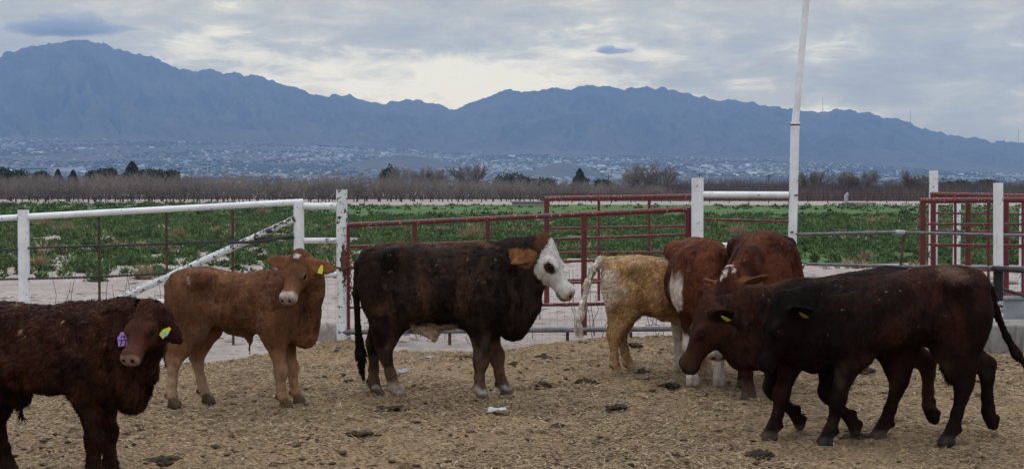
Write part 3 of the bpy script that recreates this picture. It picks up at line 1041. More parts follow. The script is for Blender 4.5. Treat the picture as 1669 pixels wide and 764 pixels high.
# ------------------------------------------------------------------ green plants of the field
def clumps(n, Y0, Y1, leaves, wid, hgt, leaf, seed, keep, dark=1.0, ypow=1.0, tan=False):
    r = np.random.default_rng(seed)
    Y = Y0 + (Y1 - Y0) * r.random(n) ** ypow
    X = (r.random(n) - 0.5) * 2 * (0.40 * Y + 1.0)
    k = keep(X, Y, r)
    X, Y = X[k], Y[k]; n = len(X)
    sc = 0.55 + 0.75 * r.random(n) ** 1.5
    tone = 0.6 + 0.9 * r.random(n)
    m = n * leaves
    d = r.normal(size=(m, 3)); d /= np.linalg.norm(d, axis=1)[:, None]
    d[:, 2] = np.abs(d[:, 2])
    q = r.random(m) ** 0.4
    S = np.repeat(sc, leaves)
    P = d * q[:, None] * np.stack([S * wid, S * wid, S * hgt], -1)
    dirn = d * [1, 1, 0.7] + [0, 0, 0.6] + r.normal(0, .45, (m, 3)); dirn /= np.linalg.norm(dirn, axis=1)[:, None]
    side = np.cross(dirn, r.normal(size=(m, 3))); side /= np.linalg.norm(side, axis=1)[:, None] + 1e-6
    L = (leaf * (0.6 + 0.8 * r.random(m)))[:, None]
    P = P + np.stack([np.repeat(X, leaves), np.repeat(Y, leaves), np.full(m, GZ)], -1)
    V = np.stack([P - side * L * .24, P + side * L * .24, P + dirn * L * .9], 1).reshape(-1, 3)
    u = r.random(m)[:, None]
    col = ((1 - u) * np.array([0.034, 0.066, 0.024]) + u * np.array([0.130, 0.182, 0.064])) * np.repeat(tone, leaves)[:, None] * dark
    if tan: col = ((1 - u) * np.array([0.17, 0.125, 0.075]) + u * np.array([0.36, 0.275, 0.175])) * np.repeat(tone, leaves)[:, None]
    return V, np.arange(3 * m).reshape(-1, 3), np.repeat(col, 3, 0)


def keep_near(X, Y, r):
    pxx = X / Y * FPX + CX
    py = HZ + CAMZ * FPX / Y
    edge = np.interp(pxx, [0, 130, 300, 450, 560, 700, 1669], [440, 442, 452, 440, 422, 412, 426])
    n_ = fbm(np.stack([X * 0.85, Y * 0.30], -1), 3, 71)
    strip = fbm(np.stack([X * 0.07 + 5, Y * 0.33], -1), 2, 73)
    left = np.interp(pxx, [0, 500, 640], [1, 1, 0])
    frac = np.interp(py, [335, 360, 390, 415, 445], [0.90, 0.72, 0.45, 0.30, 0.15]) * left + np.interp(py, [335, 385, 405, 425], [0.97, 0.90, 0.7, 0.45]) * (1 - left)
    mixn = n_ * .6 + strip * .4
    srt = np.sort(mixn)
    need = srt[np.clip(((1 - frac) * len(srt)).astype(int), 0, len(srt) - 1)]
    thin = np.where((left < .5) & (py < 366), r.random(len(X)) < np.clip((py - 340) / 40, 0.03, 1), True)
    return (py < edge + 16 * (strip - .5)) & (mixn > need) & thin


V1 = clumps(8000, 23.5, 46, 120, 0.20, 0.15, 0.068, 1, keep_near, ypow=0.95)
V2 = clumps(12000, 44, 92, 44, 0.26, 0.17, 0.115, 2, keep_near)
def keep_lone(X, Y, r):
    pxx = X / Y * FPX + CX
    py = HZ + CAMZ * FPX / Y
    lo = np.interp(pxx, [0, 130, 330, 560, 640, 1669], [452, 455, 458, 450, 430, 432])
    return (py < lo) & (r.random(len(X)) < np.interp(lo - py, [0, 15, 40], [.12, .5, .8]))


V5 = clumps(1500, 23, 40, 90, 0.17, 0.17, 0.080, 5, keep_lone)
V3 = clumps(2200, 80, 160, 14, 0.34, 0.20, 0.22, 3, lambda X, Y, r: (fbm(np.stack([X * 0.06, Y * 0.35], -1), 3, 74) > 0.52), 0.62)
V4 = clumps(2400, 84, 176, 26, 0.55, 0.34, 0.28, 4, lambda X, Y, r: (X / Y * FPX + CX < 540 - 120 * r.random(len(X))) & (fbm(np.stack([X * 0.08, Y * 0.2], -1), 3, 75) > 0.45), 0.85)
Vt = clumps(1500, 27, 95, 60, 0.42, 0.20, 0.13, 6, lambda X, Y, r: (fbm(np.stack([X * 0.13, Y * 0.22], -1), 3, 78) > np.where(X / Y * FPX + CX < 560, 0.60, 0.70)), tan=True)
tag(np_obj("dry_grass", *Vt[:2], M_STRAW, col=Vt[2], smooth=False), "dry tan grass in streaks between the green plants", "grass", kind="stuff")
# clods on the bare dirt between the fence and the field
nc = 5200
Yd = 14.6 + 22 * rng.random(nc) ** 1.3
Xd = (rng.random(nc) - 0.5) * 2 * (0.40 * Yd + 1)
kd = (Yd > pen_edge(Xd) + 0.15) & (rng.random(nc) < np.clip((fbm(np.stack([Xd * 0.5, Yd * 0.4], -1), 3, 64) - 0.36) * 4, 0.05, 1))
Vs, Fs, b = [], [], 0
for x, y in zip(Xd[kd], Yd[kd]):
    P, Fc = base[rng.integers(6)]
    s = 0.012 + 0.045 * rng.random() ** 2.4
    Vs.append(P * [s * 1.4, s, s * 0.8] + [x, y, GZ - 0.002]); Fs.append(Fc + b); b += len(P)
tag(np_obj("dirt_clods", np.concatenate(Vs), np.concatenate(Fs), mat_plain("dry_dirt_clod", (0.25, 0.205, 0.175), 0.95, 0.35, 3, 0.1, bump=0.3)), "small clods and crumbs strewn over the bare dirt behind the fence", "clods", kind="stuff")
Vv, Ff, Cc, b = [], [], [], 0
for (v, f, c) in (V1, V2, V3, V4, V5):
    Vv.append(v); Ff.append(f + b); Cc.append(c); b += len(v)
tag(np_obj("field_plants", np.concatenate(Vv), np.concatenate(Ff), M_LEAF, col=np.concatenate(Cc), smooth=False), "tufted green plants of the field growing in broken rows", "plants", kind="stuff")


def tuft(pxx, pyb, w, h, label, seed):
    r = np.random.default_rng(seed)
    p = gnd(pxx, pyb, GZ)
    n = 420
    d = r.normal(size=(n, 3)); d[:, 2] = np.abs(d[:, 2]) + 0.4; d /= np.linalg.norm(d, axis=1)[:, None]
    b0 = r.normal(0, .12, (n, 3)) * [w, w, 0]
    L = (0.5 + 0.6 * r.random(n))[:, None]
    tip = b0 + d * L * [w * 0.75, w * 0.75, h]
    s = np.cross(d, r.normal(size=(n, 3))); s /= np.linalg.norm(s, axis=1)[:, None]
    mid = (b0 + tip) / 2 + r.normal(0, 0.03, (n, 3))
    V = np.stack([b0, mid + s * .007, tip, mid - s * .007], 1).reshape(-1, 3)
    u = r.random(n)[:, None]
    col = (1 - u) * np.array([0.20, 0.145, 0.085]) + u * np.array([0.40, 0.30, 0.19])
    o = np_obj("dry_bush", V, np.arange(4 * n).reshape(-1, 4), M_STRAW, col=np.repeat(col, 4, 0), smooth=False)
    o.location = p
    tag(o, label, "dry bush", "dry tan bushes in the field")


for i, (a, b_, w, h, lab) in enumerate([
        (70, 372, 1.0, 0.55, "dry tan bush under the rail right of the leftmost white post"), (105, 380, 0.9, 0.5, "low dry tan bush among green plants, second of a pair near the leftmost post"),
        (115, 362, 0.8, 0.6, "small dry bush close under the white rail at left"), (290, 392, 0.5, 0.5, "dry tan bush between the second and third rusty posts"),
        (428, 352, 0.7, 0.7, "tall dry tuft just below the diagonal brace"), (372, 462, 0.35, 0.25, "small dry tuft on bare dirt behind the tan calf"),
        (768, 390, 0.7, 0.55, "dry tuft behind the long red gate above the black steer"), (1203, 388, 0.8, 0.65, "dry tan tuft seen between the white rails"),
        (1420, 390, 0.5, 0.4, "small dry tuft under the long pipe rail at right"), (1412, 427, 0.35, 0.3, "small dry tuft near the dirt bank at right"),
        (985, 400, 0.6, 0.4, "dry tuft behind both red gates"), (232, 455, 0.35, 0.3, "dry tuft on bare dirt left of the diagonal brace"),
        (65, 437, 0.35, 0.3, "dry tuft on bare dirt right of the leftmost post")]):
    tuft(a, b_, w, h, lab, 900 + i)

# dead stalks standing along the wire
Vs, Fs, b = [], [], 0
r = np.random.default_rng(5)
for i in range(70):
    pxx = r.choice([r.uniform(-20, 500), r.uniform(560, 1120)])
    Y = 14.45 + r.random() * 1.5
    X = (pxx - CX) / FPX * Y
    z = GZ; h = r.uniform(0.2, 0.85)
    pts = [Vector((X, Y, z))]
    for k in range(4):
        pts.append(pts[-1] + Vector((r.normal(0, .035), r.normal(0, .02), h / 4)))
    mb = MB().tube(pts, [0.0042, 0.004, 0.0035, 0.003, 0.002], 3)
    Vs += mb.v; Fs += [tuple(q + b for q in f) for f in mb.f]; b += len(mb.v)
me = bpy.data.meshes.new("dead_stalks"); me.from_pydata([tuple(v) for v in Vs], [], Fs); me.materials.append(M_CABLE)
tag(link(bpy.data.objects.new("dead_stalks", me)), "thin dead weed stalks standing along the wire fence", "stalks", kind="stuff")

# gravel bank behind the long pipe rail on the right
P, Fc = lump(5, 1.0, 410, 0.25)
X_, Y_ = P[:, 0] * 2.6, P[:, 1] * 1.4
o = np_obj("dirt_bank", np.stack([X_, Y_, P[:, 2] * 0.18 + 0.10 * (fbm(P * 9, 4, 9) - .5)], -1), Fc, bpy.data.materials["dry_pink_dirt"])
o.location = (at(1400, 400, 25).x + 0.6, 25, GZ)
tag(o, "low bank of crumbled dirt behind the long pipe rail at right", kind="structure")


# ------------------------------------------------------------------ white pipe fence, left
YF = 14.35


def T(px_, py_, Y=YF):
    return at(px_, py_, Y)


def sag(a, b, s, n=12):
    return [a.lerp(b, k / n) - Vector((0, 0, 4 * s * (k / n) * (1 - k / n))) for k in range(n + 1)]


def rope(a, b, r_, s, turns, strands=2):
    mb = MB()
    pts = sag(a, b, s, turns * 6)
    for q in range(strands):
        w = []
        for i, p in enumerate(pts):
            t = 2 * math.pi * (i / 6.0 + q / strands)
            w.append(p + Vector((0, math.cos(t), math.sin(t))) * r_)
        mb.tube(w, r_ * 0.9, 5)
    return mb


root = empty("white_pipe_fence", (T(260, 400).x, YF, GZ))
tag(root, "white pipe fence with chipped paint, rusty stays and diagonal brace, at left behind the calves", "fence")
g0 = GZ - 0.1
pA, pB, pC = T(38, 342), T(487, 330), T(557, 309)
for p, r_, yb in ((pA, 0.056, 0), (pB, 0.053, 0)):
    MB().tube([(p.x, YF, g0), (p.x, YF, p.z)], r_, 16).build("post", M_WHITE, root)
MB().tube([(pC.x, YF, g0), (pC.x, YF, pC.z)], 0.056, 16).build("gate_post", M_WHITE_WORN, root)
# bare rusty patch where the paint has flaked off, a thin shell on the post
na_, nz_ = 40, 90
aa, zz = np.meshgrid(np.linspace(-2.35, -0.25, na_), np.linspace(T(557, 478).z, T(557, 396).z, nz_), indexing="ij")
sh = np.stack([pC.x + 0.0575 * np.cos(aa), YF + 0.0575 * np.sin(aa), zz], -1)
tz = (zz - zz.min()) / (zz.max() - zz.min())
wd_ = np.interp(tz, [0, .25, .55, .8, 1], [.05, .35, .75, .62, .12]) * 1.0
mk = (np.abs(aa + 1.05 - 0.1 * np.sin(tz * 5)) + 0.9 * (fbm(np.stack([aa * 5, zz * 22], -1), 4, 19) - .5) < wd_)
Fq = grid_faces(na_, nz_)
keep_ = mk.reshape(-1)[Fq].all(1)
o = np_obj("bare_patch", sh.reshape(-1, 3) - np.array(root.location), Fq[keep_], M_RUST, root)
pL = T(-420, 372)
MB().tube([(pL.x, YF, g0), (pL.x, YF, pL.z)], 0.056, 16).build("post", M_WHITE, root)
o1, o2 = Vector((0.05, 0, 0)), Vector((0.058, 0, 0))
MB().tube([T(-420, 378) + o1, T(38, 354) - o1], 0.030, 12).build("rail", M_WHITE, root)
MB().tube([T(38, 353) + o1, T(494, 329)], 0.031, 12).build("rail", M_WHITE, root)
MB().tube([T(487, 336) + o1, T(557, 336) - o1], 0.033, 12).build("rail", M_WHITE, root)
MB().tube([T(487, 392) + o1, T(557, 392) - o1], 0.029, 12).build("rail", M_WHITE_WORN, root)
MB().tube([T(487, 447) + o1, T(557, 447) - o1], 0.030, 12).build("rail", M_WHITE_WORN, root)
MB().tube([T(192, 488, YF - 0.02), T(481, 357, YF - 0.02)], 0.036, 12).build("brace", M_BRACE, root)
MB().tube([T(180, 492), T(487, 492) - o1], 0.031, 12).build("base_rail", M_WHITE, root)
MB().tube([T(186, 492) + Vector((0, 0, -0.6)), T(186, 488)], 0.034, 12).build("brace_foot", M_WHITE_WORN, root)
for (a, t) in ((161, 349), (271, 343), (379, 337)):
    p = T(a, t)
    MB().tube([(p.x, YF, g0), (p.x, YF, p.z - 0.03)], 0.0135, 8).build("stay", M_RUST, root)
for (l, z0, z1) in (((-420, 38), 420, 406), ((38, 487), 404, 387), ((-420, 38), 460, 454), ((38, 300), 454, 443)):
    a, b_ = T(l[0], z0, YF - 0.02), T(l[1], z1, YF - 0.02)
    rope(a, b_, 0.0075, 0.012, max(6, int((b_ - a).length * 14))).build("twisted_wire", M_CABLE, root)
rope(T(372, 395, YF - 0.05), T(478, 384, YF - 0.05), 0.009, 0.02, 10, 3).build("twisted_wire", M_CABLE, root)
# welded mesh between the posts


def net(x0, x1, Y, z0, z1, step, name, parent):
    mb = MB()
    x = x0
    while x <= x1:
        mb.tube([(x, Y, z0), (x, Y, z1)], 0.0011, 3, cap=False); x += step
    z = z0
    while z <= z1:
        mb.tube([(x0, Y, z), (x1, Y, z)], 0.0011, 3, cap=False); z += step
    return mb.build(name, M_NET, parent)


net(T(490, 500).x + .05, T(557, 500).x - .05, YF, 0.0, 0.72, 0.075, "wire_net", root)


# ------------------------------------------------------------------ red gates in the middle
def chain(parent, p, n, name="chain", mat=None):
    mb = MB()
    for i in range(n):
        c = p - Vector((0, 0, 0.042 * i))
        pts = []
        for k in range(11):
            t = 2 * math.pi * k / 10
            u = Vector((math.cos(t) * 0.012, 0, math.sin(t) * 0.026))
            if i % 2: u = Vector((0, u.x, u.z))
            pts.append(c + u)
        mb.tube(pts, 0.0042, 5, cap=False)
    return mb.build(name, mat or M_RUST, parent)


root = empty("long_red_gate", (T(566, 540).x, YF, GZ))
tag(root, "long red pipe gate with worn paint and grey bottom pipe behind the black steer", "gate")
xl, xr = 566, 1122
def lerp_y(y0, y1, x): return y0 + (y1 - y0) * (x - xl) / (xr - xl)
a, b_ = T(566, 367), T(1127, 341)
MB().tube([a, b_], 0.026, 12).build("top_rail", M_RED_TOP, root)
for (x, r_) in ((566, 0.027), (1122, 0.031), (952, 0.030)):
    p = T(x, lerp_y(367, 341, x))
    MB().tube([(p.x, YF, 0.05), (p.x, YF, p.z + (0.015 if x == 1122 else -.01))], r_, 10).build("upright", M_RED, root)
for (x, r_) in ((676, 0.024), (795, 0.024)):
    p = T(x, lerp_y(367, 341, x))
    MB().tube([(p.x, YF + .005, 0.09), (p.x, YF + .005, p.z - .01)], r_, 10).build("upright", M_RED, root)
for (y0, y1) in ((402, 382), (436, 420), (469, 456), (501, 492)):
    MB().tube([T(566, y0) + Vector((.02, 0, 0)), T(1122, y1) - Vector((.02, 0, 0))], 0.0135, 8).build("rail", M_RED_TOP, root)
MB().tube([T(552, 541, YF - .03), T(1130, 535, YF - .03)], 0.026, 12).build("bottom_pipe", M_STEEL, root)
net(T(570, 500).x, T(1120, 500).x, YF + .03, -0.02, 0.42, 0.075, "wire_net", root)
c = chain(root, T(571, 436, YF - .06), 9)
MB().tube([T(549, 436, YF - .065), T(560, 438, YF - .09), T(574, 434, YF - .07)], 0.013, 6).build("latch_chain", M_RUST, root)
for x in (1028, 925, 733):
    p = T(x, 541, YF + .01)
    MB().tube([(p.x, p.y, g0), (p.x, p.y, p.z)], 0.016, 8).build("peg", M_RUST, root)

YG = 17.2
root = empty("rear_red_gate", (T(891, 500, YG).x, YG, GZ))
tag(root, "second red pipe gate standing open behind the long one", "gate")
MB().tube([T(887, 324, YG), T(1150, 319.5, YG)], 0.031, 12).build("top_rail", M_RED_TOP, root)
for (x, r_) in ((891, 0.033), (1131, 0.030)):
    MB().tube([T(x, 326, YG), T(x, 497, YG)], r_, 10).build("upright", M_RED, root)
for (x, r_) in ((976, 0.017), (1058, 0.017)):
    MB().tube([T(x, 326, YG), T(x, 490, YG)], r_, 8).build("upright", M_RED, root)
for (y0, y1) in ((372, 368), (412, 410), (457, 452)):
    MB().tube([T(891, y0, YG), T(1131, y1, YG)], 0.014, 8).build("rail", M_RED_TOP, root)
MB().tube([T(850, 497, YG), T(1131, 493, YG)], 0.022, 10).build("bottom_rail", M_RED_TOP, root)
chain(root, T(880, 504, YG), 10)

# ------------------------------------------------------------------ white posts and rails, middle right
YD = 14.25
root = empty("short_white_fence", (T(1137, 500, YD).x, YD, GZ))
tag(root, "thick white post with three white and rusty rails reaching to the tall pole", "fence")
p = T(1137, 290, YD)
MB().tube([(p.x, YD, g0), (p.x, YD, p.z)], 0.060, 18).build("post", M_WHITE, root)
MB().tube([T(1140, 317, YD) + Vector((.03, 0, 0)), T(1290, 317.5, YD) - Vector((.03, 0, 0))], 0.032, 12).build("rail", M_WHITE, root)
MB().tube([T(1140, 357, YD) + Vector((.03, 0, 0)), T(1290, 361, YD) - Vector((.03, 0, 0))], 0.012, 8).build("thin_rail", M_RED_TOP, root)
MB().tube([T(1140, 400, YD) + Vector((.03, 0, 0)), T(1290, 402, YD) - Vector((.03, 0, 0))], 0.032, 12).build("rail", M_WHITE, root)
MB().tube([T(1140, 455, YD) + Vector((.03, 0, 0)), T(1290, 457, YD) - Vector((.03, 0, 0))], 0.032, 12).build("rail", M_WHITE, root)

root = empty("tall_pole", (T(1292, 500, YD).x, YD, GZ))
tag(root, "tall white pole with a bent upper length, leaning out of the top of the view", "pole")
p0 = T(1291.5, 400, YD); pj = T(1296, 203, YD); pt = T(1314, 0, YD)
MB().tube([(p0.x - .01, YD, g0), p0, pj], 0.044, 16).build("lower_pipe", M_POLE, root)
d = (pt - pj)
MB().tube([pj, pj + d * 1.25], [0.037, 0.034], 16).build("upper_pipe", M_POLE, root)
dn = d.normalized()
MB().tube([pj - Vector((0, 0, .035)), pj + dn * 0.03], 0.047, 16).build("collar", M_WHITE, root)
MB().tube([pj - Vector((0, 0, .012)), pj + dn * 0.002], 0.0485, 16).build("joint_band", M_CABLE, root)
for (x, y) in ((1289, 378), (1298, 381), (1301, 294), (1296, 318)):
    q = T(x, y, YD - .045)
    MB().tube([q, q - Vector((-.02, .02, 0))], 0.012, 6).build("bolt", M_STEEL, root)

# ------------------------------------------------------------------ right: pipe rails, red panels, posts, bunk
root = empty("long_pipe_rail", (T(1400, 500, YD).x, YD, GZ))
tag(root, "grey rusted two pipe rail fence running right from the tall pole", "fence")
MB().tube([T(1299, 382, YD), T(1466, 378, YD)], 0.0165, 10).build("upper_rail", M_STEEL, root)
MB().tube([T(1466, 378.5, YD), T(1640, 383, YD), T(2150, 385, YD)], 0.0165, 10).build("upper_rail", M_STEEL, root)
MB().tube([T(1459, 378.5, YD), T(1474, 379, YD)], 0.026, 10).build("coupling", M_GALV, root)
MB().tube([T(1314, 430, YD), T(1460, 434, YD), T(2150, 442, YD)], 0.017, 10).build("lower_rail", M_STEEL, root)
MB().tube([T(1474, 380, YD), T(1468, 432, YD), (T(1466, 450, YD).x, YD, g0)], 0.014, 8).build("stay", M_RUST, root)


def panel(name, label, Y, x0, x1, ytop, ybot, thick, thin, rails, toprad=0.033):
    root = empty(name, (T(x0, ybot, Y).x, Y, GZ)); tag(root, label, "gate")
    MB().tube([T(x0 - 4, ytop[0], Y), T(x1, ytop[1], Y)], toprad, 12).build("top_rail", M_RED_TOP, root)
    for x in thick:
        MB().tube([T(x, ytop[0] + 1, Y), T(x, ybot, Y)], 0.033, 10).build("upright", M_RED, root)
    for x in thin:
        MB().tube([T(x, ytop[0] + 1, Y), T(x, ybot, Y)], 0.016, 8).build("upright", M_RED, root)
    for (a, b_) in rails:
        MB().tube([T(x0, a, Y), T(x1, b_, Y)], 0.013, 8).build("rail", M_RED_TOP, root)
    return root


panel("red_side_gate", "nearer red pipe panel at right behind the white post with the black foot", 16.0, 1504, 2150, (327, 322), 560, (1504, 1790, 2150), (1557, 1611, 1667, 1850, 1990), ((365, 366), (398, 406), (440, 442), (482, 484)))
root = panel("rear_side_gate", "farther red pipe panel at right seen through the nearer one", 17.6, 1521, 2150, (317, 330), 500, (1521, 1578, 1640, 1760, 1900, 2150), (), ((347, 357), (376, 388), (400, 412)))
MB().tube([T(1490, 481, 17.6), T(2150, 474, 17.6)], 0.038, 10).build("bottom_pipe", M_RED_TOP, root)


def post(name, x, yt, Y, r_, label, mat=M_WHITE, zb=None, parts=()):
    p = T(x, yt, Y)
    root = empty(name, (p.x, Y, zb if zb is not None else GZ)); tag(root, label, "post")
    MB().tube([(p.x, Y, g0 if zb is None else zb), (p.x, Y, p.z)], r_, 16).build("pipe", mat, root)
    return root, p


root, p = post("white_post", 1522, 278, 17.9, 0.054, "tall white post at the left end of the red side panels")
MB().tube([T(1519, 415, 17.8) + Vector((math.cos(k * .7) * .04, 0, math.sin(k * .7) * .05)) for k in range(10)], 0.008, 5, cap=False).build("wire_loop", M_CABLE, root)
root, p = post("white_post", 1560, 331, 19.5, 0.050, "short worn white post standing behind the red side panels", M_WHITE_WORN)
root, p = post("white_post", 1668, 340, 19.5, 0.050, "short white post at the right edge behind the red side panels", M_WHITE_WORN)
YH = 13.25
root = empty("bunk_post", (T(1627, 500, YH).x, YH, 0.28))
tag(root, "white post with a blackened lower half standing on the concrete feed bunk", "post")
MB().tube([T(1627, 437, YH), T(1627, 298, YH)], 0.044, 16).build("upper_pipe", M_WHITE, root)
MB().tube([T(1627, 490, YH), T(1627, 437.2, YH)], 0.0445, 16).build("black_pipe", M_INK, root)
MB().tube([T(1627, 528, YH), T(1627, 490.2, YH)], 0.045, 16).build("chipped_foot", mat_paint("flaking_white_paint", (0.7, 0.7, 0.68), (0.03, 0.028, 0.026), 0.50, 22), root)
root = empty("wire_rope", T(1650, 440, YH)); tag(root, "thick twisted steel rope tied round the blackened post and leaving to the right", "rope")
rope(T(1618, 437, YH - .06), T(2150, 452, YH - .06), 0.016, 0.04, 50, 3).build("rope", M_CABLE, root)
q = [T(1627, 437, YH) + Vector((math.cos(t) * .058, math.sin(t) * .058, 0.012 * math.sin(2 * t))) for t in np.linspace(0, 6.28 * 2, 26)]
MB().tube(q, 0.010, 6).build("knot", M_CABLE, root)
root = empty("loose_pipe", T(1650, 480, 13.6)); tag(root, "thin dark pipe slanting down to the right behind the blackened post", "pipe")
MB().tube([T(1632, 470, 13.6), T(1860, 541, 13.6)], 0.014, 8).build("pipe", M_CABLE, root)

root = empty("feed_bunk", (T(1640, 560, 13).x, 13.0, GZ)); tag(root, "concrete feed bunk with a galvanised steel trough at the right edge", "feed bunk")


def mat_concrete():
    m, N = new_mat("stained_concrete")
    co = obj_co(N)
    n = N.noise(co, 3.0, 6, 0.65)
    st = N.noise(N.n("ShaderNodeMapping", {"Vector": co, "Scale": (4, 4, 0.7)}).outputs[0], 3, 4, 0.6)
    c = N.mix(N.smooth(n, 0.35, 0.7), (0.20, 0.185, 0.165), (0.32, 0.305, 0.28))
    c = N.mix(N.smooth(st, 0.52, 0.7, 0, 0.7), c, (0.10, 0.09, 0.078))
    finish(N, c, 0.9, 0.2, bump=N.noise(co, 20, 6, 0.7), bstr=0.4, bdist=0.01)
    return m


xa = T(1578, 540, 13).x
MB().box((xa, 12.95, GZ - .1), (xa + 6, 13.55, 0.285)).build("kerb", mat_concrete(), root, 0.02)
b = MB().box((xa - .1, 13.62, 0.20), (xa + 6, 13.66, 0.47)); b.box((xa - .1, 13.56, 0.18), (xa + 6, 13.60, 0.22))
b.build("trough_panel", M_GALV, root, 0.01)
MB().tube([(xa - .1, 13.62, 0.475), (xa + 6, 13.62, 0.475)], 0.022, 8).build("rolled_edge", M_GALV, root)
# ------------------------------------------------------------------ two small dark clouds, then the air
def cloud_thing(px_, py_, w, h, Y, label, seed, lobes):
    c = at(px_, py_, Y)
    root = empty("small_cloud", c)
    tag(root, label, "cloud")
    m, N = new_mat("small_cloud_vapour")
    v = N.n("ShaderNodeVolumePrincipled", {"Color": (0.80, 0.78, 0.76, 1), "Density": 0.75 / h, "Anisotropy": 0.0})
    N.n("ShaderNodeOutputMaterial", {"Volume": v.outputs[0]})
    u, t = np.meshgrid(np.linspace(0, 2 * np.pi, 160, endpoint=False), np.linspace(0.001, np.pi - 0.001, 80), indexing="ij")
    D = np.stack([np.sin(t) * np.cos(u), np.sin(t) * np.sin(u), np.cos(t)], -1)
    for q, (ox, oz, sx, sz) in enumerate(lobes):
        S = np.stack([D[..., 0], D[..., 1], np.sign(D[..., 2]) * np.abs(D[..., 2]) ** 1.5], -1)
        P = S * [w / 2 * sx, w / 4 * sx, h / 2 * sz]
        n = fbm(P / (h * 0.55) * [0.6, 0.6, 1] + seed * 2.3 + q * 7.1, 5, seed + q, 0.62) - 0.5
        n = np.where(n > 0, n, n * 0.6)
        P = P + D * (n * h * 1.5)[..., None] * [2.2, 1.0, 0.75]
        P[..., 2] = np.where(P[..., 2] < 0, P[..., 2] * 0.5, P[..., 2])
        P = P + [ox * w, (q - 1.5) * 40.0, oz * h]
        nx_, ny_ = u.shape
        i = np.arange(nx_ * ny_).reshape(nx_, ny_)
        j = np.roll(i, -1, 0)
        F = np.stack([i[:, :-1], i[:, 1:], j[:, 1:], j[:, :-1]], -1).reshape(-1, 4)
        np_obj("cloud_puff", P.reshape(-1, 3), [F, i[:, 0][None, ::-1].copy(), i[:, -1][None, :].copy()], m, root)


cloud_thing(108, 50, 1270, 250, 14500, "wide dark lens shaped cloud hanging over the highest peak at left", 3,
            [(0, 0, 1.0, .7), (-.05, .02, .8, .9), (.02, .10, .55, 1.2), (-.22, -.04, .5, .6), (.24, -.03, .5, .6)])
cloud_thing(1001, 85, 430, 105, 14500, "tiny dark cloud alone in the bright sky above the right ridge", 8,
            [(0, 0, 1.0, .7), (-.04, .05, .7, 1.0), (-.1, .10, .45, 1.2)])

m_h, N = new_mat("valley_haze")
v = N.n("ShaderNodeVolumePrincipled", {"Color": (0.265, 0.44, 0.72, 1), "Density": 0.000112, "Anisotropy": 0.0})
N.n("ShaderNodeOutputMaterial", {"Volume": v.outputs[0]})
mb = MB().box((-7800, -300, -25), (7800, 12600, 1300))
o = mb.build("haze", m_h)
tag(o, kind="stuff")
# ------------------------------------------------------------------ cattle: one blended surface per animal
def _hermite(xs, ys, n=240):
    """smooth dense resampling of a profile (monotone-limited Hermite)"""
    xs, ys = np.asarray(xs, float), np.asarray(ys, float)
    h = np.diff(xs); d = np.diff(ys) / h
    m = np.zeros_like(xs)
    m[0], m[-1] = d[0], d[-1]
    for i in range(1, len(xs) - 1):
        m[i] = 0 if d[i - 1] * d[i] <= 0 else 2 * d[i - 1] * d[i] / (d[i - 1] + d[i])
    X = np.linspace(xs[0], xs[-1], n)
    k = np.clip(np.searchsorted(xs, X) - 1, 0, len(h) - 1)
    t = (X - xs[k]) / h[k]
    Yv = ((1 + 2 * t) * (1 - t) ** 2) * ys[k] + t * (1 - t) ** 2 * h[k] * m[k] + t * t * (3 - 2 * t) * ys[k + 1] + t * t * (t - 1) * h[k] * m[k + 1]
    return X, Yv


